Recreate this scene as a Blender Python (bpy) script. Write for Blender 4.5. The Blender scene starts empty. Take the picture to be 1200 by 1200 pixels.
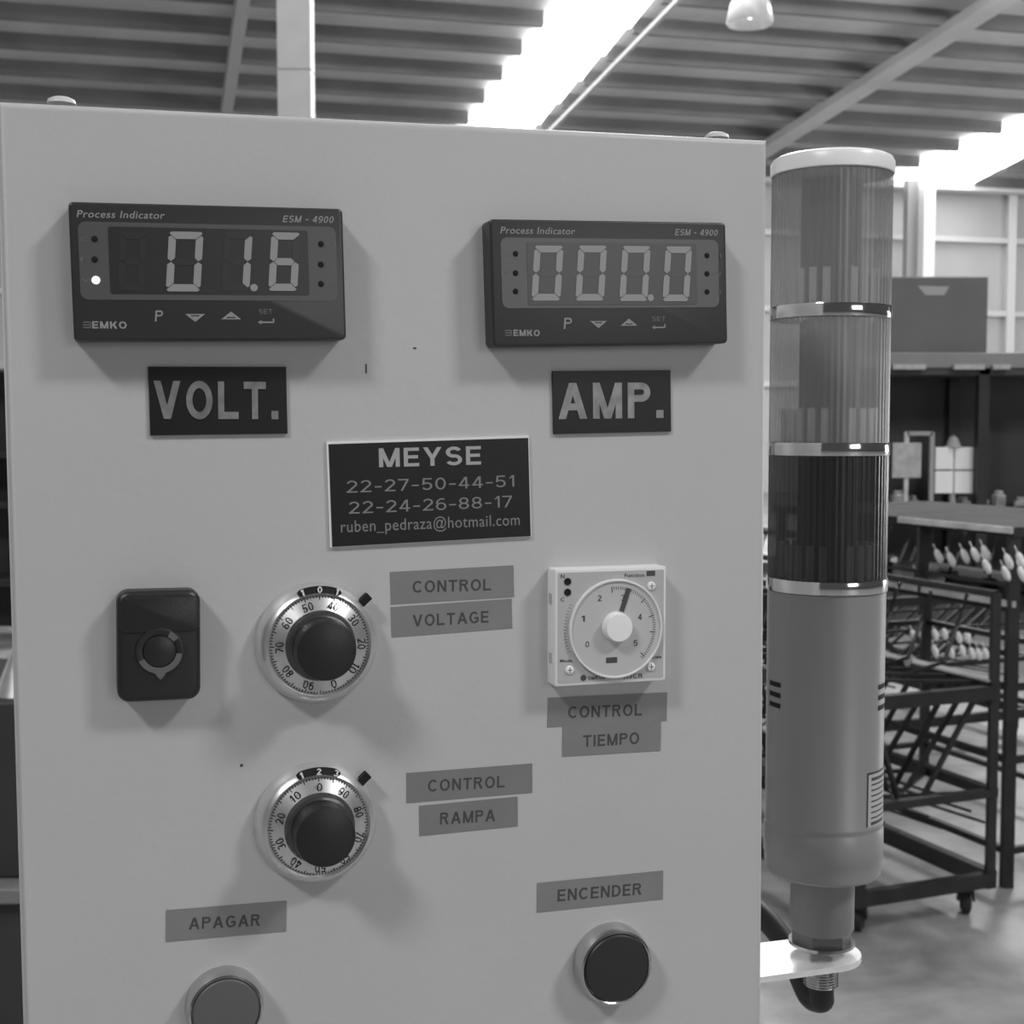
import bpy, bmesh, math, random
from mathutils import Vector, Matrix
random.seed(7)
PI = math.pi
S = bpy.context.scene
COL = S.collection
R = math.radians

# ------------------------------------------------------------------ camera
CAM = Vector((0, 0, 1.5)); FPX = 1600.0
PITCH = math.atan(97 / FPX)
cd = bpy.data.cameras.new('camera'); cam = bpy.data.objects.new('camera', cd); COL.objects.link(cam)
cam.location = CAM; cam.rotation_euler = (PI / 2 - PITCH, 0, 0)
cd.sensor_width = 36; cd.lens = FPX / 1200 * 36; cd.clip_start = .02; cd.clip_end = 200
cd.dof.use_dof = True; cd.dof.focus_distance = .52; cd.dof.aperture_fstop = 36
S.camera = cam

# ------------------------------------------------------------------ exposure, world, daylight, added fill lights
S.view_settings.view_transform = 'Standard'; S.view_settings.look = 'None'
S.view_settings.gamma = 1; S.view_settings.exposure = 0; S.view_settings.use_curve_mapping = False
W = bpy.data.worlds.new('world'); S.world = W; W.use_nodes = True
W.node_tree.nodes['Background'].inputs[0].default_value = (1, 1, 1, 1)
W.node_tree.nodes['Background'].inputs[1].default_value = .075

def area(name, loc, target, sx, sy, watts):
    l = bpy.data.lights.new(name, 'AREA'); l.shape = 'RECTANGLE'; l.size = sx; l.size_y = sy; l.energy = watts
    o = bpy.data.objects.new(name, l); COL.objects.link(o); o.location = loc
    d = Vector(target) - Vector(loc); o.rotation_euler = d.to_track_quat('-Z', 'Y').to_euler()
    return o
# two roof lights above and behind the photographer, one to each side
area('left_roof_light', (-4.6, -5.8, 9.0), (0, .5, 1.5), 1.7, 1.3, 465)
area('right_roof_light', (7.6, -2.4, 9.0), (0, .5, 1.5), 1.7, 1.3, 465)
# added light behind and to the right, reflected as haze in the right meter
area('meter_haze_fill', (7.6, -8.9, 3.4), (.1, .5, 1.6), 4.2, 2.6, 150)
area('dial_highlight_fill', (1.5, -3.2, 9.3), (.2, .5, 1.5), 9, .7, 30)  # added fill: highlight on top of the dials, softer shade below
# daylight falling from the roof lights over the racks
area('rack_roof_light', (4.5, 7.5, 9.2), (3.5, 8, 0), 3, 14, 560)
# added fill lights outside the frame, for the back wall and the roof
area('back_wall_fill', (24, 19, 4.5), (12, 30, 4.5), 8, 4, 60)  # added to brighten the back wall
area('right_roof_fill', (21, 17, 1.6), (6, 21, 9), 10, 3.5, 1300)  # added to brighten the right part of the roof
area('left_roof_fill', (-22, 12, 3.0), (-6, 19, 9), 12, 4, 650)  # added to brighten the left part of the roof
area('middle_bounce_fill', (1.5, 16, 8.8), (1.5, 17, 0), 2, 5, 1500)  # added downlight; its bounce off the floor brightens the roof
area('rear_bounce_fill', (8, 17.5, 8.4), (8, 18.5, 0), 2, 3, 1300)  # second added downlight for floor bounce, farther right

# ------------------------------------------------------------------ rays
FWD = Vector((0, math.cos(PITCH), -math.sin(PITCH))); UP = Vector((0, math.sin(PITCH), math.cos(PITCH)))
def ray(px, py): return Vector((1, 0, 0)) * ((px - 600) / FPX) + UP * ((600 - py) / FPX) + FWD
def at_y(px, py, Y):
    d = ray(px, py); return CAM + d * (Y / d.y)
def at_z(px, py, z):
    d = ray(px, py); return CAM + d * ((z - CAM.z) / d.z)
def on_plane(px, py, p0, n):
    d = ray(px, py); return CAM + d * ((p0 - CAM).dot(n) / d.dot(n))

# ------------------------------------------------------------------ materials
def lin(v):
    v /= 255.0
    return v / 12.92 if v < .04045 else ((v + .055) / 1.055) ** 2.4
def mat(name, v, rough=.5, metal=0, noise=0, nscale=30, bump=0, bscale=400, spec=.5, coat=0, emit=0, stretch=None, world=False):
    m = bpy.data.materials.new(name); m.use_nodes = True; nt = m.node_tree; b = nt.nodes['Principled BSDF']
    c = lin(v); b.inputs['Base Color'].default_value = (c, c, c, 1)
    b.inputs['Roughness'].default_value = rough; b.inputs['Metallic'].default_value = metal
    b.inputs['Specular IOR Level'].default_value = spec; b.inputs['Coat Weight'].default_value = coat
    if emit:
        b.inputs['Emission Color'].default_value = (1, 1, 1, 1); b.inputs['Emission Strength'].default_value = emit
    tc = nt.nodes.new('ShaderNodeTexCoord'); mp = nt.nodes.new('ShaderNodeMapping')
    nt.links.new(tc.outputs['Object'], mp.inputs[0])
    if stretch: mp.inputs['Scale'].default_value = stretch
    if noise:
        n = nt.nodes.new('ShaderNodeTexNoise'); n.inputs['Scale'].default_value = nscale; n.inputs['Detail'].default_value = 5
        r = nt.nodes.new('ShaderNodeValToRGB'); lo, hi = lin(max(v - noise, 0)), lin(min(v + noise, 255))
        r.color_ramp.elements[0].position = .32; r.color_ramp.elements[1].position = .68
        r.color_ramp.elements[0].color = (lo, lo, lo, 1); r.color_ramp.elements[1].color = (hi, hi, hi, 1)
        nt.links.new(mp.outputs[0], n.inputs[0]); nt.links.new(n.outputs[0], r.inputs[0]); nt.links.new(r.outputs[0], b.inputs['Base Color'])
    if bump:
        n = nt.nodes.new('ShaderNodeTexNoise'); n.inputs['Scale'].default_value = bscale; n.inputs['Detail'].default_value = 3
        k = nt.nodes.new('ShaderNodeBump'); k.inputs['Strength'].default_value = bump; k.inputs['Distance'].default_value = .001
        nt.links.new(mp.outputs[0], n.inputs[0]); nt.links.new(n.outputs[0], k.inputs['Height']); nt.links.new(k.outputs[0], b.inputs['Normal'])
    return m
def lens_mat(name, v, clear):
    m = bpy.data.materials.new(name); m.use_nodes = True; nt = m.node_tree; b = nt.nodes['Principled BSDF']
    c = lin(v); b.inputs['Base Color'].default_value = (c, c, c, 1); b.inputs['Roughness'].default_value = .27
    t = nt.nodes.new('ShaderNodeBsdfTransparent'); t.inputs[0].default_value = (.82, .82, .82, 1)
    x = nt.nodes.new('ShaderNodeMixShader'); x.inputs[0].default_value = 1 - clear
    nt.links.new(t.outputs[0], x.inputs[1]); nt.links.new(b.outputs[0], x.inputs[2])
    nt.links.new(x.outputs[0], nt.nodes['Material Output'].inputs[0])
    return m
M = {}
M['enclosure'] = mat('enclosure_paint', 188, .42, noise=2, nscale=9, bump=.10, bscale=260)
M['plug'] = mat('plug_plastic', 205, .4)
M['black'] = mat('black_plastic', 34, .38, bump=.06, bscale=900)
M['meter'] = mat('meter_plastic', 50, .36)
M['meterface'] = mat('meter_face', 84, .35)
M['meterwin'] = mat('meter_window', 46, .3)
M['ghost'] = mat('unlit_segment', 50, .3)
M['digit'] = mat('lit_segment', 120, .4, emit=.07)
M['led_on'] = mat('lit_indicator', 240, .3, emit=1.6)
M['print'] = mat('grey_print', 148, .5)
M['printdim'] = mat('dim_print', 108, .5)
M['plate'] = mat('engraved_plate', 36, .32, spec=.22, noise=2, nscale=60)
M['silver'] = mat('silver_letter', 128, .35, metal=.35, noise=14, nscale=220)
M['engrave'] = mat('engraved_letter', 168, .5)
M['engravedim'] = mat('engraved_letter_thin', 128, .5)
M['plate_edge'] = mat('plate_edge', 235, .4)
M['tape'] = mat('label_tape', 128, .5, noise=2, nscale=80)
M['tapeb'] = mat('label_tape_dark', 122, .5, noise=2, nscale=80)
M['ink'] = mat('label_ink', 66, .5)
M['chrome'] = mat('polished_chrome', 205, .13, metal=1)
M['satin'] = mat('satin_aluminium', 215, .30, metal=.75, noise=4, nscale=200)
M['scale'] = mat('scale_ring_aluminium', 215, .32, metal=.85)
M['mark'] = mat('black_mark', 30, .6, spec=.2)
M['knob'] = mat('black_knob', 30, .42, bump=.05, bscale=700)
M['collar'] = mat('smoky_collar', 66, .22, coat=.4)
M['whitedot'] = mat('white_print', 225, .5)
M['blackcap'] = mat('black_button_cap', 36, .45)
M['greycap'] = mat('grey_button_cap', 92, .45)
M['chromedark'] = mat('button_ring_chrome', 205, .2, metal=1)
M['timer'] = mat('timer_housing', 228, .4)
M['timerface'] = mat('timer_face', 182, .45)
M['timerdisc'] = mat('timer_disc', 192, .25, coat=.3)
M['timerrim'] = mat('timer_rim', 228, .2, coat=.4)
M['timerknob'] = mat('timer_knob', 240, .35)
M['timerink'] = mat('timer_ink', 70, .5)
M['selector'] = mat('selector_marker', 100, .3)
M['ivory'] = mat('ivory_plastic', 240, .32)
M['tbody'] = mat('tower_body_plastic', 142, .33)
M['tstem'] = mat('tower_stem_plastic', 130, .35)
M['tring'] = mat('tower_ring_chrome', 215, .10, metal=1)
M['lens1'] = lens_mat('lens_upper', 150, .46)
M['lens2'] = lens_mat('lens_middle', 170, .50)
M['lens3'] = lens_mat('lens_lower', 52, .22)
M['fin'] = mat('lamp_fin', 240, .4)
M['tube'] = mat('lamp_tube', 150, .35)
M['core'] = mat('lamp_core', 96, .5)
M['zinc'] = mat('zinc_plate', 248, .3, metal=.35, noise=8, nscale=90, stretch=(1, 4, 1))
M['nut'] = mat('nut_metal', 120, .3, metal=.8)
M['rubber'] = mat('cable_rubber', 32, .45)
M['sticker'] = mat('sticker_paper', 185, .5)
M['stickerink'] = mat('sticker_ink', 70, .5)
M['roof'] = mat('roof_sheet', 172, .7, noise=10, nscale=.6)
M['purlin'] = mat('purlin_steel', 108, .6, noise=10, nscale=.8)
M['steel'] = mat('painted_steel', 158, .55)
M['column'] = mat('column_white_paint', 205, .5, noise=5, nscale=3)
M['wall'] = mat('wall_sheet', 180, .7, noise=6, nscale=.5)
M['girt'] = mat('wall_frame_paint', 208, .6)
M['skylight'] = mat('translucent_roof_light', 240, .5, emit=5.0)
M['lampglass'] = mat('lamp_glass', 200, .2)
M['lampbulb'] = mat('lamp_bulb', 240, .3, emit=2.5)
M['rack'] = mat('black_rack_steel', 34, .5, noise=6, nscale=14)
M['rackedge'] = mat('worn_tray_steel', 195, .4, metal=.3, noise=20, nscale=12)
M['rackplate'] = mat('rack_plate', 58, .75, spec=.12, noise=10, nscale=8)
M['bright'] = mat('bright_metal_part', 250, .35)
M['midpart'] = mat('dull_metal_part', 175, .4, metal=.3, noise=14, nscale=20)
M['caster'] = mat('caster_rubber', 40, .6)
M['shelf'] = mat('shelf_board', 130, .5, noise=8, nscale=2)
M['shelfback'] = mat('shelf_back_panel', 72, .6, noise=6, nscale=2)
M['darkbox'] = mat('dark_box_paint', 96, .4, noise=3, nscale=3)
M['white'] = mat('white_panel', 245, .5)
M['bench'] = mat('bench_dark_paint', 52, .5, noise=4, nscale=5)
M['benchtop'] = mat('bench_ledge', 120, .5)

def floor_mat():
    m = mat('concrete_floor', 140, .42); nt = m.node_tree; b = nt.nodes['Principled BSDF']
    tc = nt.nodes.new('ShaderNodeTexCoord'); a = nt.nodes.new('ShaderNodeTexNoise'); c = nt.nodes.new('ShaderNodeTexNoise')
    a.inputs['Scale'].default_value = 1.6; a.inputs['Detail'].default_value = 8; a.inputs['Roughness'].default_value = .62
    a.inputs['Distortion'].default_value = .6
    c.inputs['Scale'].default_value = 9; c.inputs['Detail'].default_value = 6
    mx = nt.nodes.new('ShaderNodeMath'); mx.operation = 'MULTIPLY_ADD'; mx.inputs[1].default_value = .3
    r = nt.nodes.new('ShaderNodeValToRGB'); r.color_ramp.elements[0].position = .42; r.color_ramp.elements[1].position = .86
    lo, hi = lin(108), lin(172)
    r.color_ramp.elements[0].color = (lo, lo, lo, 1); r.color_ramp.elements[1].color = (hi, hi, hi, 1)
    nt.links.new(tc.outputs['Object'], a.inputs[0]); nt.links.new(tc.outputs['Object'], c.inputs[0])
    nt.links.new(c.outputs[0], mx.inputs[0]); nt.links.new(a.outputs[0], mx.inputs[2])
    nt.links.new(mx.outputs[0], r.inputs[0]); nt.links.new(r.outputs[0], b.inputs['Base Color'])
    return m
M['floor'] = floor_mat()

# ------------------------------------------------------------------ mesh builder
class MB:
    def __init__(s): s.v = []; s.f = []
    def add(s, v, f):
        n = len(s.v); s.v += [tuple(p) for p in v]; s.f += [tuple(i + n for i in q) for q in f]; return s
    def box(s, x0, x1, y0, y1, z0, z1):
        v = [(x, y, z) for z in (z0, z1) for y in (y0, y1) for x in (x0, x1)]
        return s.add(v, [(0, 2, 3, 1), (4, 5, 7, 6), (0, 1, 5, 4), (2, 6, 7, 3), (0, 4, 6, 2), (1, 3, 7, 5)])
    def prism(s, pts, z0, z1, ch=0, steps=1):
        """convex outline (counter-clockwise) raised from z0 to z1, its front edge rounded by ch"""
        n = len(pts); cx = sum(p[0] for p in pts) / n; cy = sum(p[1] for p in pts) / n
        rw = max(p[0] for p in pts) - cx; rh = max(p[1] for p in pts) - cy
        rings = [(0, z0), ]
        if ch:
            for i in range(steps + 1):
                a = PI / 2 * i / steps; rings.append((ch * (1 - math.cos(a)), z1 - ch + ch * math.sin(a)))
        else: rings.append((0, z1))
        V = []
        for ins, z in rings:
            kx, ky = (rw - ins) / rw, (rh - ins) / rh
            V += [(cx + (p[0] - cx) * kx, cy + (p[1] - cy) * ky, z) for p in pts]
        F = [tuple(reversed(range(n)))]
        for k in range(len(rings) - 1):
            for i in range(n):
                j = (i + 1) % n; F.append((k * n + i, k * n + j, (k + 1) * n + j, (k + 1) * n + i))
        F.append(tuple(range((len(rings) - 1) * n, len(rings) * n)))
        return s.add(V, F)
    def lathe(s, prof, n=48, c=(0, 0), fn=None):
        """prof: list of (radius, z); about the local z axis"""
        V = []; idx = []
        for r, z in prof:
            if r < 1e-7: idx.append([len(V)]); V.append((c[0], c[1], z))
            else:
                idx.append(list(range(len(V), len(V) + n)))
                for i in range(n):
                    a = 2 * PI * i / n; rr = r * (fn(a, z) if fn else 1); V.append((c[0] + rr * math.cos(a), c[1] + rr * math.sin(a), z))
        F = []
        for a, b in zip(idx[:-1], idx[1:]):
            for i in range(n):
                j = (i + 1) % n
                if len(a) == 1 and len(b) == 1: continue
                if len(a) == 1: F.append((a[0], b[j], b[i]))
                elif len(b) == 1: F.append((a[i], a[j], b[0]))
                else: F.append((a[i], a[j], b[j], b[i]))
        return s.add(V, F)
    def bar(s, p, q, w, h=None, up=(0, 0, 1)):
        p, q, up = Vector(p), Vector(q), Vector(up); h = h or w
        d = (q - p).normalized()
        if abs(d.dot(up)) > .97: up = Vector((1, 0, 0))
        a = d.cross(up).normalized(); b = a.cross(d).normalized(); a = a * w / 2; b = b * h / 2
        v = [p - a - b, p + a - b, p + a + b, p - a + b, q - a - b, q + a - b, q + a + b, q - a + b]
        return s.add(v, [(0, 1, 2, 3), (4, 7, 6, 5), (0, 4, 5, 1), (1, 5, 6, 2), (2, 6, 7, 3), (3, 7, 4, 0)])
    def tube(s, pts, r, n=8):
        pts = [Vector(p) for p in pts]; V = []; ref = Vector((.3, .2, .93)).normalized(); m = len(pts)
        rs = r if isinstance(r, (list, tuple)) else [r] * m
        for i, p in enumerate(pts):
            d = (pts[min(i + 1, m - 1)] - pts[max(i - 1, 0)]).normalized()
            a = d.cross(ref).normalized(); b = d.cross(a).normalized()
            V += [p + (a * math.cos(2 * PI * k / n) + b * math.sin(2 * PI * k / n)) * rs[i] for k in range(n)]
        F = [tuple(range(n)), tuple(reversed(range((m - 1) * n, m * n)))]
        for i in range(m - 1):
            for k in range(n):
                j = (k + 1) % n; F.append((i * n + k, (i + 1) * n + k, (i + 1) * n + j, i * n + j))
        return s.add(V, F)
    def build(s, name, m, parent=None, smooth=None, bevel=0, label=None, kind=None):
        me = bpy.data.meshes.new(name); me.from_pydata(s.v, [], s.f)
        bm = bmesh.new(); bm.from_mesh(me); bmesh.ops.recalc_face_normals(bm, faces=bm.faces); bm.to_mesh(me); bm.free()
        me.materials.append(M[m])
        if smooth is not None:
            me.polygons.foreach_set('use_smooth', [True] * len(me.polygons)); me.set_sharp_from_angle(angle=R(smooth))
        o = bpy.data.objects.new(name, me); COL.objects.link(o)
        if parent: o.parent = parent
        if bevel:
            b = o.modifiers.new('bevel', 'BEVEL'); b.width = bevel; b.segments = 4; b.limit_method = 'ANGLE'; b.angle_limit = R(50)
        if label: o['label'] = label
        if kind: o['kind'] = kind
        return o
def rrect(w, h, r, cx=0, cy=0, n=6):
    P = []
    for sx, sy, a0 in ((1, 1, 0), (-1, 1, 90), (-1, -1, 180), (1, -1, 270)):
        for i in range(n + 1):
            a = R(a0 + 90 * i / n); P.append((cx + sx * (w / 2 - r) + r * math.cos(a), cy + sy * (h / 2 - r) + r * math.sin(a)))
    return P
def circ(r, cx=0, cy=0, n=32): return [(cx + r * math.cos(2 * PI * i / n), cy + r * math.sin(2 * PI * i / n)) for i in range(n)]
def thing(name, label, cat, group=None, M4=None, loc=None, rz=0):
    o = bpy.data.objects.new(name, None); COL.objects.link(o); o.empty_display_size = .02
    if M4 is not None: o.matrix_world = M4
    if loc is not None: o.location = loc; o.rotation_euler = (0, 0, rz)
    o['label'] = label; o['category'] = cat
    if group: o['group'] = group
    return o
def tag(o, label, cat, group=None):
    o['label'] = label; o['category'] = cat
    if group: o['group'] = group
    return o
def struct(o): o['kind'] = 'structure'; return o

# ------------------------------------------------------------------ lettering (built-in vector font turned to mesh)
def textmesh(s, bold):
    c = bpy.data.curves.new('t', 'FONT'); c.body = s; c.size = 1; c.offset = bold; c.extrude = .01; c.resolution_u = 3
    c.space_character = 1.06
    o = bpy.data.objects.new('t', c); COL.objects.link(o); bpy.context.view_layer.update()
    me = bpy.data.meshes.new_from_object(o.evaluated_get(bpy.context.evaluated_depsgraph_get()))
    bpy.data.objects.remove(o); bpy.data.curves.remove(c)
    v = [tuple(p.co) for p in me.vertices]; f = [tuple(p.vertices) for p in me.polygons]; bpy.data.meshes.remove(me)
    return v, f
_tc = {}
def text_into(mb, s, cx, cy, w, h, z, thick=.0001, rot=0, bold=0.0, shear=0.0):
    if (s, bold) not in _tc: _tc[(s, bold)] = textmesh2(s, .115 + bold * 2.6) if all(glyph(c, .1) for c in s) else textmesh(s, bold * .5)
    v, f = _tc[(s, bold)]
    x0 = min(p[0] for p in v); x1 = max(p[0] for p in v); y0 = min(p[1] for p in v); y1 = max(p[1] for p in v); z0 = min(p[2] for p in v); z1 = max(p[2] for p in v)
    kx = w / (x1 - x0); ky = h / (y1 - y0); ca, sa = math.cos(rot), math.sin(rot); V = []
    for p in v:
        x = (p[0] - (x0 + x1) / 2) * kx; y = (p[1] - (y0 + y1) / 2) * ky; x += shear * y
        V.append((cx + x * ca - y * sa, cy + x * sa + y * ca, z + (p[2] - z0) / (z1 - z0) * thick))
    return mb.add(V, f)

def glyph(ch, t):
    """plain upright grotesque figure: unit height, returns (width, pieces)"""
    P = []
    def H(x0, x1, y): P.append([(x0, y), (x1, y), (x1, y + t), (x0, y + t)])
    def Vv(x, y0=0, y1=1): P.append([(x, y0), (x + t, y0), (x + t, y1), (x, y1)])
    def Dg(x0, y0, x1, y1, w=None):
        w = w or t * 1.12; P.append([(x0, y0), (x0 + w, y0), (x1 + w, y1), (x1, y1)])
    def Ar(cx, cy, rx, ry, a0, a1):
        n = max(3, int(abs(a1 - a0) / 14))
        for i in range(n):
            a, b = R(a0 + (a1 - a0) * i / n), R(a0 + (a1 - a0) * (i + 1) / n)
            P.append([(cx + rx * math.cos(a), cy + ry * math.sin(a)), (cx + rx * math.cos(b), cy + ry * math.sin(b)),
                      (cx + (rx - t) * math.cos(b), cy + (ry - t) * math.sin(b)), (cx + (rx - t) * math.cos(a), cy + (ry - t) * math.sin(a))])
    w = .68
    if ch == 'I' : w = t; Vv(0)
    elif ch == '.': w = t * 1.15; P.append([(0, 0), (w, 0), (w, w), (0, w)])
    elif ch == '-': w = .42; H(.02, w, .36)
    elif ch == ' ': w = .28
    elif ch in 'LET':
        w = .64 if ch != 'T' else .7
        if ch == 'T': H(0, w, 1 - t); Vv(w / 2 - t / 2)
        else:
            Vv(0); H(0, w, 0)
            if ch == 'E': H(0, w, 1 - t); H(0, w * .93, .5 - t * .45)
    elif ch == 'V': w = .82; Dg(w / 2 - t * .56, 0, 0, 1); Dg(w / 2 - t * .56, 0, w - t * 1.12, 1)
    elif ch == 'A': w = .84; Dg(0, 0, w / 2 - t * .56, 1); Dg(w - t * 1.12, 0, w / 2 - t * .56, 1); H(w * .2, w * .8, .24)
    elif ch == 'M': w = .86; Vv(0); Vv(w - t); Dg(w / 2 - t * .55, 0, 0, 1, t * 1.05); Dg(w / 2 - t * .5, 0, w - t * 1.05, 1, t * 1.05)
    elif ch == 'N': w = .72; Vv(0); Vv(w - t); Dg(w - t * 1.1, 0, 0, 1)
    elif ch == 'Y': w = .78; Vv(w / 2 - t / 2, 0, .45); Dg(w / 2 - t * .56, .40, 0, 1); Dg(w / 2 - t * .56, .40, w - t * 1.12, 1)
    elif ch == 'K': w = .74; Vv(0); Dg(t * .6, .36, w - t * 1.3, 1, t * 1.3); Dg(w - t * 1.3, 0, t * 1.3, .60, t * 1.3)
    elif ch == 'O': w = .82; Ar(w / 2, .5, w / 2, .51, 0, 360)
    elif ch == 'C': w = .78; Ar(.41, .5, .41, .51, 42, 318)
    elif ch == 'G': w = .80; Ar(.41, .5, .41, .51, 42, 322); H(.42, .78, .42 - t * .3); Vv(.78 - t, .14, .45)
    elif ch == 'D': w = .72; Vv(0); H(0, .36, 0); H(0, .36, 1 - t); Ar(.34, .5, .38, .5, -90, 90)
    elif ch in 'PR':
        w = .68; c = .73 if ch == 'P' else .74; r = 1 - c
        Vv(0); H(0, w - r, 1 - t); H(0, w - r, c - r); Ar(w - r, c, r, r, -90, 90)
        if ch == 'R': w = .74; Dg(w - t * 1.2, 0, w * .42, .5, t * 1.2)
    elif ch == 'S': w = .70; q = .5 + t / 2; Ar(.35, 1 - q / 2, .34, q / 2 + .005, 25, 270); Ar(.35, q / 2, .35, q / 2 + .005, 90, -155)
    elif ch == 'H': w = .70; Vv(0); Vv(w - t); H(0, w, .5 - t / 2)
    elif ch == '0': w = .62; Ar(w / 2, .5, w / 2, .51, 0, 360)
    elif ch == '1': w = .34; Vv(w - t); Dg(.02, .72, w - t * 1.2, 1, t * .9)
    elif ch == '2': w = .62; Ar(.31, .71, .30, .30, 165, -35); Dg(0, t * .6, w - t * 1.55, .60, t * 1.35); H(0, w, 0)
    elif ch == '3': w = .60; q = .5 + t / 2; Ar(.29, 1 - q / 2, .28, q / 2, 155, -90); Ar(.29, q / 2, .30, q / 2, 90, -155)
    elif ch == '4': w = .64; Vv(w * .62, 0, 1); H(0, w, .22); Dg(0, .28, w * .62 - t * .3, 1, t * 1.1)
    elif ch == '5': w = .62; H(.08, .58, 1 - t); Dg(.02, .45, .08, 1, t); Ar(.30, .32, .31, .33, 130, -155)
    elif ch in '69':
        w = .62; a = len(P); Ar(.31, .32, .31, .33, 0, 360); Ar(.36, .55, .36, .46, 180, 60)
        if ch == '9': P = [[(w - x, 1 - y) for x, y in p] for p in P]
    elif ch == '7': w = .60; H(0, w, 1 - t); Dg(.12, 0, w - t * 1.1, 1 - t, t * 1.1)
    elif ch == '8': w = .62; q = .5 + t / 2; Ar(.31, 1 - q / 2, .28, q / 2, 0, 360); Ar(.31, q / 2, .31, q / 2, 0, 360)
    else: return None
    return w, P
def textmesh2(s, t, gap=.17):
    v, f, x = [], [], 0
    for ch in s:
        w, P = glyph(ch, t)
        for p in P:
            n = len(v); v += [(x + a, b, 0) for a, b in p] + [(x + a, b, 1 + .012 * (n // 8 % 24)) for a, b in p]
            f += [(n + 3, n + 2, n + 1, n), (n + 4, n + 5, n + 6, n + 7)] + [(n + i, n + (i + 1) % 4, n + 4 + (i + 1) % 4, n + 4 + i) for i in range(4)]
        x += w + gap
    return v, f
# ================================================================== THE SETTING
AZ = R(14); HX, HY = -math.sin(AZ), math.cos(AZ)           # direction "into the hall"
Hh = Vector((HX, HY, 0)); Hl = Vector((HY, -HX, 0))         # and to the right along the back wall
D = 30.0
d_ = ray(1100, 212); t_ = D / d_.dot(Hh); ZW = CAM.z + d_.z * t_; KR = .12
def hall(s, l, z): return Hh * s + Hl * l + Vector((0, 0, z))
def roofz(s): return ZW + (D - s) * KR
rn = Vector((HX * KR, HY * KR, 1)).normalized(); rp0 = hall(D, 0, ZW)
def roofpt(px, py, drop=0): return on_plane(px, py, rp0 - Vector((0, 0, drop)), rn)
def sl(p): return p.dot(Hh), p.dot(Hl)

fl = MB().box(-40, 40, -14, 46, -.2, 0).build('floor', 'floor'); struct(fl)
wl = MB(); a = [hall(D, -34, -.1), hall(D, 34, -.1), hall(D, 34, ZW + .1), hall(D, -34, ZW + .1)]
b = [p + Hh * .2 for p in a]; wl.add(a + b, [(0, 1, 2, 3), (7, 6, 5, 4), (0, 4, 5, 1), (1, 5, 6, 2), (2, 6, 7, 3), (3, 7, 4, 0)])
wall = struct(wl.build('wall_back', 'wall'))
# girts and posts of the wall sheet, as seen: rails at y 216, 281, 365; posts at x 1047, 1183
def wallpt(px, py, off=.12): return on_plane(px, py, hall(D - off, 0, 0), Hh)
for py in (281, 367, 452):
    z = wallpt(1140, py).z
    MB().bar(hall(D - .1, -34, z), hall(D - .1, 34, z), .16, .13).build('girt', 'girt', wall)
l0 = sl(wallpt(1184, 300))[1]; step = 4.3
for k in range(-11, 6):
    l = l0 + k * step
    MB().bar(hall(D - .13, l, 0), hall(D - .13, l, ZW), .22, .2).build('post', 'girt', wall)
z = wallpt(1140, 217).z
struct(MB().bar(hall(D - .35, -34, z), hall(D - .35, 34, z), .4, .42).build('trim_1', 'girt'))       # eaves beam
p = wallpt(1085, 300, 1.2)
struct(MB().box(-.14, .14, -.14, .14, 0, ZW + .1).build('trim_2', 'white')); bpy.data.objects['trim_2'].location = (p.x, p.y, 0); bpy.data.objects['trim_2'].rotation_euler = (0, 0, AZ)
p = wallpt(1067, 300, .9)
struct(MB().box(-.15, .15, -.1, .1, 0, ZW - .2).build('trim_3', 'steel')); bpy.data.objects['trim_3'].location = (p.x, p.y, 0); bpy.data.objects['trim_3'].rotation_euler = (0, 0, AZ)
# roof sheet, the luminous roof lights hung just under it bay by bay
SN = -7.0
def strip_lr(q):    # q: near-left, near-right, far-left, far-right pixel corners -> two lines l(s)
    P = [sl(roofpt(*c)) for c in q]
    def line(a, b): return lambda s: a[1] + (b[1] - a[1]) * (s - a[0]) / (b[0] - a[0])
    return line(P[0], P[2]), line(P[1], P[3])
L1 = strip_lr([(664, 0), (742, 0), (552, 144), (612, 144)])
L2 = strip_lr([(1200, 136), (1200, 170), (1050, 199), (1132, 205)])
def roofpoly(mb, f0, f1, s0, s1, dz=0, th=.06):
    c = [hall(s0, f0(s0), roofz(s0) + dz), hall(s0, f1(s0), roofz(s0) + dz), hall(s1, f1(s1), roofz(s1) + dz), hall(s1, f0(s1), roofz(s1) + dz)]
    u = [p + Vector((0, 0, th)) for p in c]
    mb.add(c + u, [(0, 1, 2, 3), (7, 6, 5, 4), (0, 4, 5, 1), (1, 5, 6, 2), (2, 6, 7, 3), (3, 7, 4, 0)])
SS = 16.0
E0 = lambda s: -34.0
E1 = lambda s: 34.0
rf = MB(); roofpoly(rf, E0, E1, SN, D)
roof = struct(rf.build('ceiling', 'roof'))
for j, L in enumerate((L1, L2)):
    s = D - .55
    while s > SS + 1.2:
        z = roofz(s - .6) - .17; l0_, l1_ = L[0](s - .6), L[1](s - .6); e_ = .16
        m = MB(); c = [hall(s - 1.19, l0_ - e_, roofz(s - 1.19) - .20), hall(s - 1.19, l1_ + e_, roofz(s - 1.19) - .20), hall(s - .01, l1_ + e_, roofz(s) - .20), hall(s - .01, l0_ - e_, roofz(s) - .20)]
        u = [p + Vector((0, 0, .02)) for p in c]; m.add(c + u, [(0, 1, 2, 3), (7, 6, 5, 4), (0, 4, 5, 1), (1, 5, 6, 2), (2, 6, 7, 3), (3, 7, 4, 0)]); m.build('skylight', 'skylight', roof)
        s -= 1.2
s = D - .55; k = 0
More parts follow.
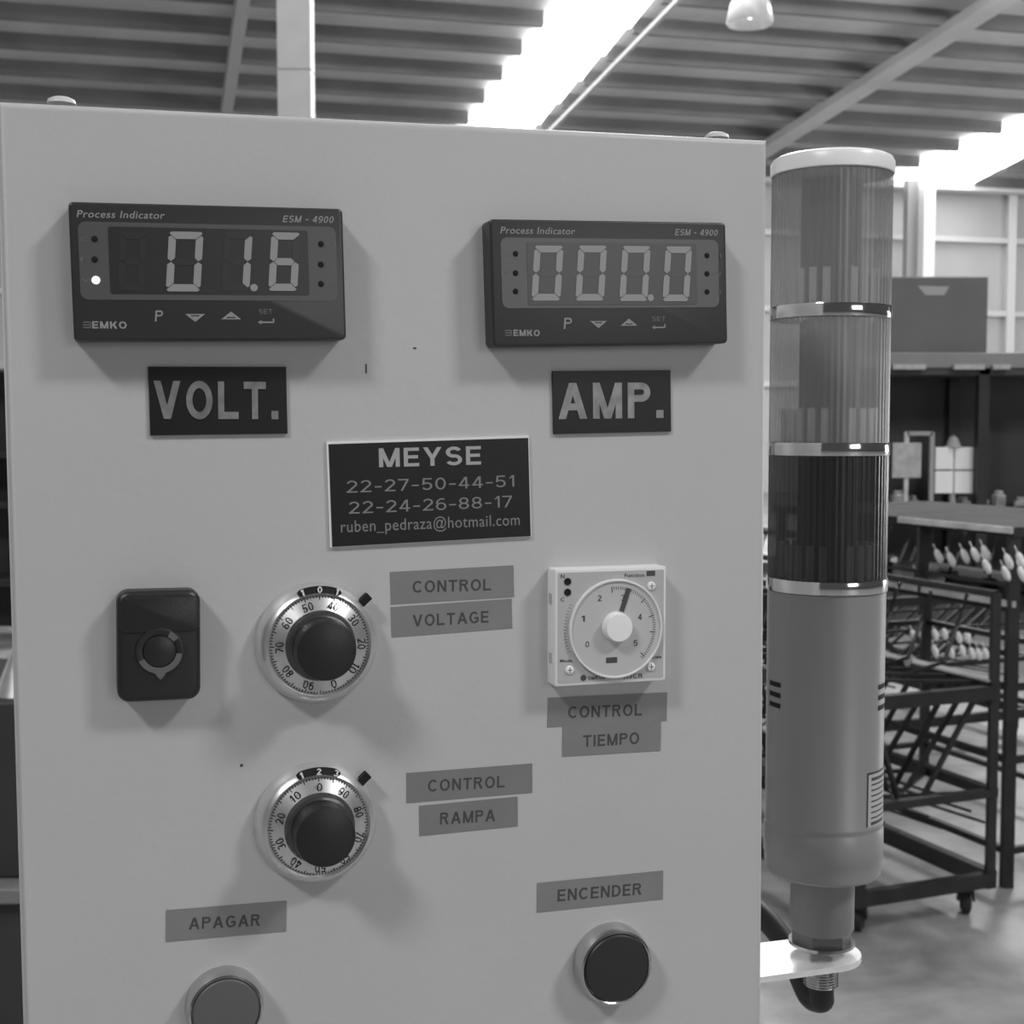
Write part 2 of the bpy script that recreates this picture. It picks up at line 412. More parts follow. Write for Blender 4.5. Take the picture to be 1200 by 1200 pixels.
while s > 8:
    zz = roofz(s)
    m = MB(); ends = [-34, L1[0](s) - .25, L1[1](s) + .25, L2[0](s) - .25, L2[1](s) + .25, 34] if s > SS else [-34, 34]
    for a_, b_ in zip(ends[0::2], ends[1::2]):
        m.bar(hall(s, a_, zz - .14), hall(s, b_, zz - .14), .012, .26); m.bar(hall(s + .05, a_, zz - .265), hall(s + .05, b_, zz - .265), .11, .014)
    m.build('purlin', 'purlin', roof)
    s -= 1.2
# long sloping beam above the signal tower, thin conduit beside the roof light, brace at left
def beam_px(name, pa, pb, w, h, drop, m):
    a, b = roofpt(*pa, drop), roofpt(*pb, drop); d = (b - a).normalized()
    return MB().bar(a - d * 2.5, b + d * 5, w, h).build(name, m)
struct(beam_px('trim_4', (905, 170), (1172, 0), .42, .16, .36, 'roof'))
struct(beam_px('trim_5', (266, 125), (284, 0), .20, .26, .40, 'steel'))
struct(beam_px('trim_6', (654, 144), (785, 10), .07, .07, .42, 'steel'))
# white column behind the enclosure
cp = at_y(349, 300, 12.5); cw = 19.0 / FPX * 12.5
struct(MB().box(-cw, cw, -.12, .12, 0, roofz(12.1) - .1).build('trim_7', 'column')); bpy.data.objects['trim_7'].location = (cp.x, cp.y, 0)
# gland plate joint on the column
cj = MB().box(-cw - .004, cw + .004, -.125, .125, at_y(349, 84, 12.5).z - .01, at_y(349, 84, 12.5).z).build('joint', 'steel', bpy.data.objects['trim_7'])

# high-bay lamp
lp = at_y(879, 12, 14.0)
lt = thing('high_bay_lamp', 'round glass high-bay lamp hanging under the roof at the top of the picture', 'lamp', loc=lp)
MB().lathe([(.05, .42), (.07, .30), (.12, .22), (.20, .06), (.235, -.10), (.225, -.14), (.19, 0), (.10, .2), (.04, .3)], 32).build('shade', 'lampglass', lt, 40)
MB().lathe([(0, .12), (.05, .1), (.075, .02), (.05, -.06), (0, -.09)], 20).build('bulb', 'lampbulb', lt, 60)
MB().bar((0, 0, .4), (0, 0, roofz(sl(lp)[0]) - lp.z - .1), .03).build('hanger', 'steel', lt)

# ================================================================== THE ENCLOSURE
TH = math.atan(FPX / 5050.0)
U = Vector((math.cos(TH), math.sin(TH), 0)); V = Vector((0, 0, 1)); N = Vector((math.sin(TH), -math.cos(TH), 0))
P0 = CAM + ray(450, 503) * .506
MP = Matrix(((U.x, V.x, N.x, P0.x), (U.y, V.y, N.y, P0.y), (U.z, V.z, N.z, P0.z), (0, 0, 0, 1)))
def pan(px, py, off=0):
    q = on_plane(px, py, P0 + N * off, N) - P0
    return Vector((q.dot(U), q.dot(V)))
tl, tr, br, bl = pan(-5, 117.5), pan(900.5, 163.5), pan(893.5, 1200), pan(27, 1200)
k = 1.28; bl2 = tl + (bl - tl) * k; br2 = tr + (br - tr) * k; yb = min(bl2.y, br2.y)
enc = thing('electrical_enclosure', 'light grey painted metal control box filling the foreground, standing on a post', 'control box', M4=MP)
MB().prism([tuple(bl2), tuple(br2), tuple(tr), tuple(tl)], -.20, 0, .0028, 5).build('body', 'enclosure', enc, 35)
for (px, py) in ((72, 117), (840, 158)):
    q = pan(px, py, -.012)
    o = MB().lathe([(0, .0014), (.003, .0012), (.0046, .0004), (.0050, -.001)], 24).build('hole_plug', 'plug', enc, 60, label='small white domed cap on the top face')
    o.location = (q.x, q.y - .0005, -.012); o.rotation_euler = (-PI / 2, 0, 0)
pst = MB().bar((0.01, (bl2.y + br2.y) / 2 + .01, -.1), (0.01, -CAM.z + .02, -.1), .08, .08, up=(0, 0, 1)); pst.box(-.16, .18, -P0.z + 0, -P0.z + .02, -.26, .06)
pst.build('stand', 'steel', enc)
# small scratches in the paint
for (px, py, w, h) in ((486, 408, .0012, .0006), (429, 432, .0006, .0034), (283, 897, .0010, .0010)):
    q = pan(px, py); MB().box(q.x - w / 2, q.x + w / 2, q.y - h / 2, q.y + h / 2, -.0002, .0001).build('chip', 'ink', enc)

class Item:
    """a thing fixed to the door: placed by its four seen corners (tl, tr, br, bl) on the plane 'off' in front of it"""
    def __init__(s, corners, off, name, label, cat, group=None):
        c = [pan(x, y, off) for x, y in corners]; s.c = sum(c, Vector((0, 0))) / 4; s.off = off
        d = (c[1] - c[0]).normalized() + (c[2] - c[3]).normalized(); s.rot = math.atan2(d.y, d.x)
        s.w = ((c[1] - c[0]).length + (c[2] - c[3]).length) / 2; s.h = ((c[0] - c[3]).length + (c[1] - c[2]).length) / 2
        s.e = thing(name, label, cat, group, MP @ Matrix.Translation((s.c.x, s.c.y, 0)) @ Matrix.Rotation(s.rot, 4, 'Z'))
    def L(s, px, py, off=None):
        q = pan(px, py, s.off if off is None else off) - s.c; ca, sa = math.cos(-s.rot), math.sin(-s.rot)
        return Vector((q.x * ca - q.y * sa, q.x * sa + q.y * ca))
    def text(s, txt, x1, y1, x2, y2, hpx, m='print', bold=0, shear=0, thick=.00012, z=None, mb=None):
        """text whose middle line runs from pixel (x1,y1) to (x2,y2)"""
        z = s.off if z is None else z
        a, b = s.L(x1, y1, z), s.L(x2, y2, z); mx, my = (x1 + x2) / 2, (y1 + y2) / 2
        h = abs(s.L(mx, my - hpx / 2, z).y - s.L(mx, my + hpx / 2, z).y)
        q = text_into(mb or MB(), txt, (a.x + b.x) / 2, (a.y + b.y) / 2, (b - a).length, h, z - .00003, thick, math.atan2(b.y - a.y, b.x - a.x), bold, shear)
        return q if mb else q.build('lettering', m, s.e)

# ------------------------------------------------------------------ digital meters
SEG = {'0': 'abcdef', '1': 'bc', '6': 'acdefg', '8': 'abcdefg', ' ': ''}
def seg_digit(ch, x0, x1, y0, y1, z, sh=.09, tw=.0025):
    """seven-segment figure in local metres: x0..x1 at mid-height, y0 bottom, y1 top"""
    mb = MB(); ym = (y0 + y1) / 2; g = .00012; t = tw
    def X(x, y): return x + sh * (y - ym)
    def hseg(y, s0):      # horizontal bar, y = outer edge, s0 = direction inwards
        pts = [(x0 + g + t * .3, y), (x1 - g - t * .3, y), (x1 - g - t * .05, y + s0 * t * .25), (x1 - g - t * .9, y + s0 * t), (x0 + g + t * .9, y + s0 * t), (x0 + g + t * .05, y + s0 * t * .25)]
        if s0 < 0: pts = pts[::-1]
        mb.prism([(X(*p), p[1]) for p in pts], z, z + .00012)
    def vseg(x, s0, ya, yb_, top):
        if top: pts = [(x, ya + g + t * .35), (x + s0 * t * .5, ya + g), (x + s0 * t, ya + g + t * .45), (x + s0 * t, yb_ - t * 1.15), (x + s0 * t*.3, yb_ - t * .5 - g), (x, yb_ - t * .75)]
        else: pts = [(x, yb_ - g - t * .35), (x + s0 * t * .5, yb_ - g), (x + s0 * t, yb_ - g - t * .45), (x + s0 * t, ya + t * 1.15), (x + s0 * t*.3, ya + t * .5 + g), (x, ya + t * .75)]
        ar = sum(pts[i][0] * pts[(i + 1) % 6][1] - pts[(i + 1) % 6][0] * pts[i][1] for i in range(6))
        if ar < 0: pts = pts[::-1]
        mb.prism([(X(*p), p[1]) for p in pts], z, z + .00012)
    for q in SEG[ch]:
        if q == 'a': hseg(y1, -1)
        if q == 'd': hseg(y0, 1)
        if q == 'g': mb.prism([(X(x0 + t * .6, ym), ym), (X(x0 + t * 1.1, ym), ym - t / 2), (X(x1 - t * 1.1, ym), ym - t / 2), (X(x1 - t * .6, ym), ym), (X(x1 - t * 1.1, ym), ym + t / 2), (X(x0 + t * 1.1, ym), ym + t / 2)], z, z + .00012)
        if q == 'f': vseg(x0, 1, ym, y1, True)
        if q == 'b': vseg(x1, -1, ym, y1, True)
        if q == 'e': vseg(x0, 1, y0, ym, False)
        if q == 'c': vseg(x1, -1, y0, ym, False)
    return mb
def meter(corners, label, face, win, digits, dots, leds, lit, name1, model, keys, logo):
    off = .010
    it = Item(corners, off, 'panel_meter', label, 'digital meter', 'digital meters at the top of the control box')
    e = it.e
    MB().prism(rrect(it.w, it.h, .0016, n=4), 0, off, .0008, 3).build('housing', 'meter', e, 40)
    f = [it.L(*c) for c in face]; fx0 = (f[0].x + f[3].x) / 2; fx1 = (f[1].x + f[2].x) / 2; fy1 = (f[0].y + f[1].y) / 2; fy0 = (f[2].y + f[3].y) / 2
    MB().prism(rrect(fx1 - fx0, fy1 - fy0, .0026, (fx0 + fx1) / 2, (fy0 + fy1) / 2), off - .0002, off + .00015).build('faceplate', 'meterface', e)
    f = [it.L(*c) for c in win]; wx0 = (f[0].x + f[3].x) / 2; wx1 = (f[1].x + f[2].x) / 2; wy1 = (f[0].y + f[1].y) / 2; wy0 = (f[2].y + f[3].y) / 2
    wn = MB().prism(rrect(wx1 - wx0, wy1 - wy0, .0007, (wx0 + wx1) / 2, (wy0 + wy1) / 2, 3), off, off + .0003).build('display_window', 'meterwin', e)
    zf = off + .0003
    for ch, x0, x1, y0, y1 in digits:
        a = it.L(x0, (y0 + y1) / 2); b = it.L(x1, (y0 + y1) / 2); t = it.L((x0 + x1) / 2, y0).y; bt = it.L((x0 + x1) / 2, y1).y
        seg_digit('8', a.x, b.x, bt, t, zf).build('unlit_digit', 'ghost', e)
        if ch != ' ': seg_digit(ch, a.x, b.x, bt, t, zf + .0001).build('digit', 'digit', e)
    for x, y in dots:
        q = it.L(x, y); MB().prism(circ(.0013, q.x, q.y, 16), zf, zf + .0002).build('decimal_point', 'digit', e)
    for i, (x, y, tx) in enumerate(leds):
        q = it.L(x, y); on = i == lit
        MB().lathe([(.0014 if on else .0011, zf - .0002), (.0012 if on else .0009, zf + .0002), (0, zf + .0004)], 16, (q.x, q.y)).build('indicator_light', 'led_on' if on else 'mark', e, 50, label='lit white indicator light' if on else None)
        s0 = 1 if i > 2 else -1
        it.text(tx, x + s0 * 12 - 4.5, y, x + s0 * 12 + 4.5, y + .3, 5, 'printdim', z=off + .00016)
    x1, y1, x2, y2, h = name1; it.text('Process Indicator', x1, y1, x2, y2, h, 'print', .015, .22)
    x1, y1, x2, y2, h = model; it.text('ESM - 4900', x1, y1, x2, y2, h, 'print', .015, .22)
    # keys: P, down, up, set/enter
    (px, py), (dx, dy), (ux, uy), (sx, sy), (ex, ey) = keys
    it.text('P', px - 4.5, py, px + 4.5, py, 13, 'print', .01, .1)
    def tri(cx, cy, sgn):
        mb = MB(); q = it.L(cx, cy); w, h, t = .0034, .0017, .0005
        A, B, C = (q.x - w, q.y - sgn * h * .6), (q.x + w, q.y - sgn * h * .6), (q.x, q.y + sgn * h)
        a, b, c = (q.x - w * .52, q.y - sgn * h * .36), (q.x + w * .52, q.y - sgn * h * .36), (q.x, q.y + sgn * h * .45)
        z = off - .00003; z1 = off + .0001
        v = [(*p, z1) for p in (A, B, C, a, b, c)]; mb.add(v, [(0, 1, 4, 3), (1, 2, 5, 4), (2, 0, 3, 5)])
        mb.add([(q.x - .0010, q.y - sgn * .0002, z1), (q.x + .0010, q.y - sgn * .0002, z1), (q.x, q.y + sgn * .0011, z1)], [(0, 1, 2)])
        return mb
    tri(dx, dy, -1).build('key_symbol', 'print', e); tri(ux, uy, 1).build('key_symbol', 'print', e)
    it.text('SET', sx - 8, sy, sx + 8, sy, 5.5, 'printdim', .01)
    q = it.L(ex, ey); mb = MB(); z1 = off + .0001
    mb.box(q.x - .0022, q.x + .0028, q.y - .0006, q.y - .0001, off - .0001, z1).box(q.x + .0023, q.x + .0028, q.y - .0006, q.y + .0009, off - .0001, z1)
    mb.add([(q.x - .0030, q.y - .00035, z1), (q.x - .0016, q.y - .0011, z1), (q.x - .0016, q.y + .0004, z1)], [(0, 1, 2)]); mb.build('key_symbol', 'print', e)
    lx0, lx1, ly, lh = logo
    it.text('EMKO', lx0 + 11, ly, lx1, ly + .3, lh, 'print', .03)
    q = it.L(lx0 + 5, ly); mb = MB()
    for i in range(3): mb.box(q.x - .0013, q.x + .0013, q.y - .0011 + i * .0009, q.y - .0007 + i * .0009, off - .0001, off + .0001)
    mb.box(q.x + .0009, q.x + .0013, q.y - .0011, q.y + .0011, off - .0001, off + .0001); mb.build('emblem', 'printdim', e)
    return it
meter([(79, 236), (402, 244.5), (405.5, 398), (87.5, 399)], 'dark rectangular digital meter reading 01.6, fixed above the VOLT. plate', 
      [(92.4, 261), (394.6, 264.5), (394.6, 353.5), (93, 350.5)], [(126, 265.5), (360.6, 270.5), (362, 346), (130, 344)],
      [(' ', 139, 171, 272, 341), ('0', 196, 236.5, 271.7, 341.7), ('1', 261, 294, 272, 341.5), ('6', 316, 350, 272.6, 341)], [(297.5, 337.2)],
      [(110.9, 280, 'C'), (110.9, 304, 'F'), (112.4, 328.4, 'V'), (376, 286, 'P1'), (376, 310, 'P2'), (376, 332.7, 'P3')], 2,
      (90.5, 250.5, 193, 252.5, 8.5), (332, 256.5, 391, 257.5, 8), [(186.4, 370.3), (228.7, 371.4), (270.9, 370.8), (311.3, 365), (312, 376.5)], (97, 148.5, 380.7, 8.5))
meter([(576, 257), (851.3, 260.3), (852.5, 402.7), (576, 405.5)], 'dark rectangular digital meter reading 000.0, fixed above the AMP. plate',
      [(587, 278.5), (842, 281), (842, 360.4), (588, 361)], [(617, 284), (816, 285.5), (816, 357), (619, 357.5)],
      [('0', 624, 658, 288, 352.4), ('0', 675.5, 709, 288, 352.4), ('0', 727, 760, 288.5, 352.8), ('0', 777.5, 808.5, 289, 353)], [(762, 349)],
      [(604, 297.4, 'C'), (604, 320, 'F'), (604, 341.4, 'V'), (828.3, 299.5, 'P1'), (828.3, 320.8, 'P2'), (828.3, 342, 'P3')], -1,
      (587, 269.7, 674, 271, 8), (791.5, 272, 841, 272.8, 7.5), [(665.5, 379), (701.3, 379.3), (737, 378.5), (772, 373.6), (772, 382.6)], (590.7, 632.5, 390, 7.5))

# ------------------------------------------------------------------ name plates
it = Item([(173.5, 430), (335.4, 429.6), (336.9, 508.5), (176.3, 510)], .001, 'name_plate', 'black plate with large silver letters VOLT. under the left meter', 'plate', 'black plates under the meters')
MB().box(-it.w / 2, it.w / 2, -it.h / 2, it.h / 2, 0, .001).build('plate', 'plate', it.e)
it.text('VOLT.', 180, 468.5, 326, 469.5, 45, 'silver', .03, thick=.0004)
it = Item([(647, 435), (785.7, 433.5), (786.5, 505.9), (649.6, 508.6)], .001, 'name_plate', 'black plate with large silver letters AMP. under the right meter', 'plate', 'black plates under the meters')
MB().box(-it.w / 2, it.w / 2, -it.h / 2, it.h / 2, 0, .001).build('plate', 'plate', it.e)
it.text('AMP.', 654, 470, 777, 469, 42, 'silver', .03, thick=.0004)
it = Item([(383, 517.5), (620.4, 510.6), (622.8, 628.5), (387, 642)], .0012, 'contact_plate', 'black rectangular plate with engraved name and two telephone numbers, white edges', 'plate')
MB().box(-it.w / 2, it.w / 2, -it.h / 2, it.h / 2, 0, .0010).build('plate', 'plate_edge', it.e, label='white edge of the plate')
MB().box(-it.w / 2 + .0007, it.w / 2 - .0004, -it.h / 2 + .0002, it.h / 2 - .0009, .0009, .0012).build('face', 'plate', it.e)
it.text('MEYSE', 444, 536.5, 563.5, 533.5, 22, 'engrave', .022)
it.text('22-27-50-44-51', 406, 570.6, 602.5, 563.5, 14, 'engravedim', 0)
it.text('22-24-26-88-17', 408.7, 595.2, 600, 587.4, 14, 'engravedim', 0)
it.text('ruben_pedraza@hotmail.com', 399.5, 619, 609, 610.5, 18.5, 'engravedim', 0)

# ------------------------------------------------------------------ label tapes
def tape(c, txt, t, label, m='tape', off=.0002, h=14):
    it = Item(c, off, 'label_tape', label, 'label', 'grey label tapes')
    MB().box(-it.w / 2, it.w / 2, -it.h / 2, it.h / 2, 0, off).build('tape', m, it.e)
    it.text(txt, *t, h, 'ink', .022, thick=.00006)
tape([(457.3, 670), (602.2, 662.7), (602, 699), (458, 708.5)], 'CONTROL', (483.5, 687.8, 575.4, 685), 'grey tape lettered CONTROL, right beside the upper counting dial')
tape([(458, 711), (600, 702), (600, 735.7), (458.7, 747.3)], 'VOLTAGE', (483.5, 727.5, 572.5, 722.7), 'grey tape lettered VOLTAGE')
tape([(641.6, 817), (781.6, 812), (781.6, 844), (641.6, 853)], 'CONTROL', (665.8, 834.8, 752.5, 831.6), 'grey tape lettered CONTROL, directly under the square timer')
tape([(659.4, 850.6), (774.3, 845.6), (774.3, 878.6), (659.4, 887)], 'TIEMPO', (683.3, 868.7, 749, 864.8), 'grey tape lettered TIEMPO', off=.0003)
tape([(476.8, 906), (623.5, 894.6), (624, 928.8), (476, 941)], 'CONTROL', (501.5, 921, 591.5, 915.8), 'grey tape lettered CONTROL, directly above the RAMPA tape', 'tapeb')
tape([(491.4, 944.2), (606.6, 933.7), (606.6, 968), (491.4, 979.8)], 'RAMPA', (515.6, 959.4, 580.4, 955.2), 'grey tape lettered RAMPA', 'tapeb')
tape([(195, 1067), (336, 1055), (335, 1091.7), (193.6, 1103.5)], 'APAGAR', (221.3, 1082.5, 305, 1078), 'grey tape lettered APAGAR, above the bottom left button')
tape([(629.3, 1035), (777, 1020), (777, 1053.9), (629.3, 1069.3)], 'ENCENDER', (653.3, 1049.5, 752, 1041.5), 'grey tape lettered ENCENDER, above the bottom right button')

# ------------------------------------------------------------------ counting dials
def dial(cx, cy, r, label, top_val, win):
    w = r
    it = Item([(cx - w, cy - w), (cx + w, cy - w), (cx + w, cy + w), (cx - w, cy + w)], .001, 'counting_dial', label, 'dial', 'chromed counting dials')
    it.e.matrix_world = MP @ Matrix.Translation((it.c.x, it.c.y, 0)); it.rot = 0; e = it.e
    K = it.w / (2 * r); Ro = r * K
    sk = MB().lathe([(Ro * .985, 0), (Ro, .0008), (Ro * .995, .002), (Ro * .95, .0050), (Ro * .89, .0072), (Ro * .838, .0080), (Ro * .832, .0078), (Ro * .828, .0066), (0, .0066)], 96).build('skirt', 'satin', e, 28)
    MB().lathe([(Ro * .825, .0064), (Ro * .815, .0068), (Ro * .58, .0098), (0, .0098)], 96).build('scale_ring', 'scale', e, 20)
    # ticks and figures lie on the cone of the scale ring
    def zc(rr): return .0068 + (Ro * .815 - rr) / (Ro * .235) * .0030
    tk = MB()
    for i in range(100):
        a = R(90 + (i - top_val) * 3.6); rr0, rr1 = Ro * .80, Ro * (.735 if i % 5 == 0 else .765); ww = .00017
        d = Vector((math.cos(a), math.sin(a))); n = Vector((-d.y, d.x)) * ww
        vv = [(*(d * rr0 + n), zc(rr0) + .0001), (*(d * rr0 - n), zc(rr0) + .0001), (*(d * rr1 - n), zc(rr1) + .0001), (*(d * rr1 + n), zc(rr1) + .0001)]
        tk.add(vv, [(0, 1, 2, 3)])
    tk.build('graduation', 'mark', e, kind='stuff')
    for q in range(0, 100, 10):
        a = R(90 + (q - top_val) * 3.6); rr = Ro * .66; m = MB()
        text_into(m, str(q), rr * math.cos(a), rr * math.sin(a), .0020 if q == 0 else .0039, .0031, zc(rr) + .0007, .0001, a - PI / 2, .01)
        m.build('figure', 'mark', e)
    # smoky collar and black knob
    MB().lathe([(Ro * .575, .0096), (Ro * .57, .0100), (Ro * .54, .0112), (Ro * .50, .0116), (0, .0116)], 64).build('collar', 'collar', e, 30)
    def kn(a, z): return 1 + (.006 * math.cos(40 * a) if z < .0205 else 0)
    MB().lathe([(Ro * .475, .0114), (Ro * .48, .0140), (Ro * .478, .0210), (Ro * .465, .0222), (Ro * .43, .0226), (0, .0226)], 156, fn=kn).build('knob', 'knob', e, 40)
    # counter window: a curved slot above the scale
    sl_ = MB(); n = 16; a0, a1 = R(90 + 23), R(90 - 23); vv = []
    for i in range(n + 1):
        a = a0 + (a1 - a0) * i / n; pin = {0: .35, 1: .85, n - 1: .85, n: .35}.get(i, 1)
        for rr, z in ((Ro * (.90 + .052 * pin), .0064), (Ro * (.90 + .015), .0075), (Ro * (.90 - .052 * pin), .0083)): vv.append((rr * math.cos(a), rr * math.sin(a), z))
    for i in range(n): sl_.f += [(3 * i, 3 * i + 1, 3 * i + 4, 3 * i + 3), (3 * i + 1, 3 * i + 2, 3 * i + 5, 3 * i + 4)]
    sl_.v = vv; sl_.build('counter_window', 'mark', e)
    for txt, dg in win:
        a = R(90 - dg); m = MB(); rr = Ro * .90
        text_into(m, txt, rr * math.cos(a), rr * math.sin(a), .0011 if txt == '1' else .0017, .0024, .0084, .0001, a - PI / 2, .03)
        m.build('counter_figure', 'whitedot', e)
    # lock lever
    a = R(42); d = Vector((math.cos(a), math.sin(a), 0)); lv = MB()
    lv.bar(d * Ro * .93 + Vector((0, 0, .0040)), d * Ro * 1.13 + Vector((0, 0, .0040)), .0030, .0036, up=(0, 0, 1)); lv.build('lock_lever', 'mark', e, bevel=.0004)
dial(370.5, 752.5, 71.5, 'chromed counting dial with black knob, upper one, beside the CONTROL VOLTAGE tapes', 45, [('0', 0), ('1', 18), ('1', -18)])
dial(369.5, 962.5, 71.5, 'chromed counting dial with black knob, lower one, to the left of the RAMPA tape', 0, [('2', 0), ('3', 18), ('1', -18)])

# ------------------------------------------------------------------ black selector block
it = Item([(135, 694), (233.5, 691), (237, 820), (139, 824)], .009, 'selector_switch', 'black rounded rectangular switch block with a round dark centre, left of the upper dial', 'switch')
e = it.e
MB().prism(rrect(it.w, it.h, .0042, n=8), 0, .009, .0022, 5).build('housing', 'black', e, 45)
q = it.L(187, 763)
MB().prism(rrect(it.w * .93, .0125, .002, 0, it.h / 2 - .0082, 4), .0088, .0095, .0004, 2).build('cover_lip', 'black', e, 40)
MB().lathe([(.0084, .0088), (.0082, .0096), (.0074, .0098), (.0059, .0094), (.0057, .0080)], 48, (q.x, q.y)).build('rim', 'black', e, 30)
mk = MB(); n = 20
for (s0, s1) in ((205, 352), (35, 62)):
    vv = []
    for i in range(n + 1):
        a = R(s0 + (s1 - s0) * i / n); ext = 1 + (.30 * max(0, 1 - abs(math.degrees(a) - 272) / 14) if s0 > 100 else 0)
        for rr in (.0057, .0078 * ext): vv.append((q.x + rr * math.cos(a), q.y + rr * math.sin(a), .0099))
    mk.add(vv, [(2 * i, 2 * i + 1, 2 * i + 3, 2 * i + 2) for i in range(n)])
mk.build('pointer_ring', 'selector', e, label='dull grey pointed ring around the centre')
MB().lathe([(.0056, .0090), (.0054, .0100), (.0044, .0104), (0, .0105)], 40, (q.x, q.y)).build('centre_cap', 'black', e, 40)

# ------------------------------------------------------------------ timer
it = Item([(650.5, 668), (780.3, 663), (780.7, 797.7), (650.3, 804.8)], .0085, 'timer', 'square white time relay with a round clear dial, above the CONTROL TIEMPO tapes', 'timer')
e = it.e; w, h, off = it.w, it.h, it.off
MB().prism(rrect(w, h, .0008, n=3), 0, off, .0006, 2).build('housing', 'timer', e, 40)
MB().prism(rrect(w - .0022, h - .0026, .0006, n=3), off - .0002, off + .0001).build('faceplate', 'timerface', e)
for yy in (9, -14): MB().box(-w / 2 - .0003, -w / 2 + .0002, yy * .001, yy * .001 + .004, .002, .005).build('side_clip', 'timerface', e)
c = it.L(721, 736.4); zf = off + .0001
K = w / 130.0
MB().lathe([(54.5 * K, zf - .0002), (54.5 * K, zf + .0012), (53.8 * K, zf + .0016), (52.3 * K, zf + .0016), (51.8 * K, zf + .0010)], 96, (c.x, c.y)).build('dial_rim', 'timerrim', e, 30)
MB().prism(circ(52 * K, c.x, c.y, 96), zf - .0001, zf + .0010).build('dial_disc', 'timerdisc', e)
zd = zf + .0010
tk = MB()
for i in range(44):
    a = R(97 - i * 3.35); big = i in (0, 16, 24, 31, 42); r0, r1 = 46.5 * K, (40 if big else 43) * K; ww = .0002 if big else .00012
    d = Vector((math.cos(a), math.sin(a))); n_ = Vector((-d.y, d.x)) * ww; cc = Vector((c.x, c.y))
    tk.add([(*(cc + d * r0 + n_), zd + .00008), (*(cc + d * r0 - n_), zd + .00008), (*(cc + d * r1 - n_), zd + .00008), (*(cc + d * r1 + n_), zd + .00008)], [(0, 1, 2, 3)])
tk.build('graduation', 'timerink', e, kind='stuff')
tk = MB()
for i in range(16):
    a = R(152 + i * 3.4); r0, r1 = 60 * K, 57 * K; ww = .0001; d = Vector((math.cos(a), math.sin(a))); n_ = Vector((-d.y, d.x)) * ww
    tk.add([(*(cc + d * r0 + n_), zf + .00005), (*(cc + d * r0 - n_), zf + .00005), (*(cc + d * r1 - n_), zf + .00005), (*(cc + d * r1 + n_), zf + .00005)], [(0, 1, 2, 3)])
tk.build('outer_graduation', 'timerink', e, kind='stuff')
for tx, x, y in (('2', 701.5, 700.5), ('1', 682, 724.5), ('0', 687, 754.5), ('4', 748.5, 722.5), ('5', 743.5, 753), ('3', 728.5, 700)):
    p = it.L(x, y); m = MB(); text_into(m, tx, p.x, p.y, .0016, .0023, zd, .0001, 0, .01); m.build('figure', 'timerink', e)
p = it.L(715.5, 773); MB().box(p.x - .0023, p.x + .0023, p.y - .0011, p.y + .0011, zd - .0001, zd + .0001).build('range_window', 'timerink', e)
a, b = it.L(727, 716), it.L(735.5, 689)
MB().bar((a.x, a.y, zd + .0002), (b.x, b.y, zd + .0002), .0018, .0004, up=(0, 0, 1)).build('pointer', 'timerink', e)
p = it.L(721, 734)
MB().lathe([(16.8 * K, zd), (15.6 * K, zd + .0030), (14.8 * K, zd + .0036), (0, zd + .0038)], 48, (p.x, p.y)).build('knob', 'timerknob', e, 40)
for x, y in ((665, 681.5), (665, 694)):
    p = it.L(x, y); MB().prism(circ(.0014, p.x, p.y, 20), zf - .0001, zf + .0003).build('indicator_light', 'mark', e)
for x, y in ((763, 686.5), (667.2, 785), (762.5, 781)):
    p = it.L(x, y); sc = MB().lathe([(.0017, zf - .0001), (.0016, zf + .0005), (.0013, zf + .0007), (0, zf + .0007)], 24, (p.x, p.y)).build('screw', 'timerknob', e, 40)
    MB().bar((p.x, p.y - .0011, zf + .0007), (p.x, p.y + .0011, zf + .0007), .0003, .0001, up=(0, 0, 1)).bar((p.x - .0009, p.y, zf + .00068), (p.x + .0009, p.y, zf + .00068), .00025, .0001, up=(0, 0, 1)).build('slot', 'timerink', sc)
it.text('Function', 732, 674.3, 755, 673.8, 4.2, 'timerink', .02, z=zf)
p = it.L(762.5, 671.8); MB().box(p.x - .0018, p.x + .0018, p.y - .0010, p.y + .0010, zf - .0001, zf + .0001).build('mode_window', 'timerink', e)
it.text('Mode', 656.3, 774.5, 670.5, 774, 3.6, 'timerink', .03, z=zf); it.text('Scale', 764, 770, 775, 769.4, 3.6, 'timerink', .03, z=zf)
it.text('N', 657, 675.5, 661.5, 675.5, 4.5, 'timerink', .01, z=zf); it.text('C', 657, 702.5, 661.5, 702.5, 4.5, 'timerink', .01, z=zf)
p = it.L(683.5, 794.3); MB().prism(circ(.0012, p.x, p.y, 20), zf - .0001, zf + .0001).build('emblem', 'timerink', e)
it.text('OMRON', 689, 794.6, 709, 793.8, 4.2, 'timerink', .03, z=zf); it.text('H3CR', 731, 792.8, 753, 791.6, 5.0, 'timerink', .02, z=zf)

# ------------------------------------------------------------------ push buttons
def button(cx, cy, r, label, cap):
    it = Item([(cx - r, cy - r), (cx + r, cy - r), (cx + r, cy + r), (cx - r, cy + r)], .001, 'push_button', label, 'button', 'round push buttons')
    e = it.e; e.matrix_world = MP @ Matrix.Translation((it.c.x, it.c.y, 0)); Ro = it.w / 2
    MB().lathe([(Ro, 0), (Ro, .0012), (Ro * .985, .0030), (Ro * .955, .0062), (Ro * .93, .0074), (Ro * .88, .0078), (Ro * .85, .0074), (Ro * .84, .0066), (0, .0066)], 72).build('bezel_ring', 'chromedark', e, 28)
    MB().lathe([(Ro * .835, .0060), (Ro * .835, .0074), (Ro * .80, .0080), (Ro * .70, .0081), (0, .0081)], 64).build('cap', cap, e, 35)
button(262.5, 1177, 46, 'round push button with a dark grey cap, cut off by the lower edge, under APAGAR', 'greycap')
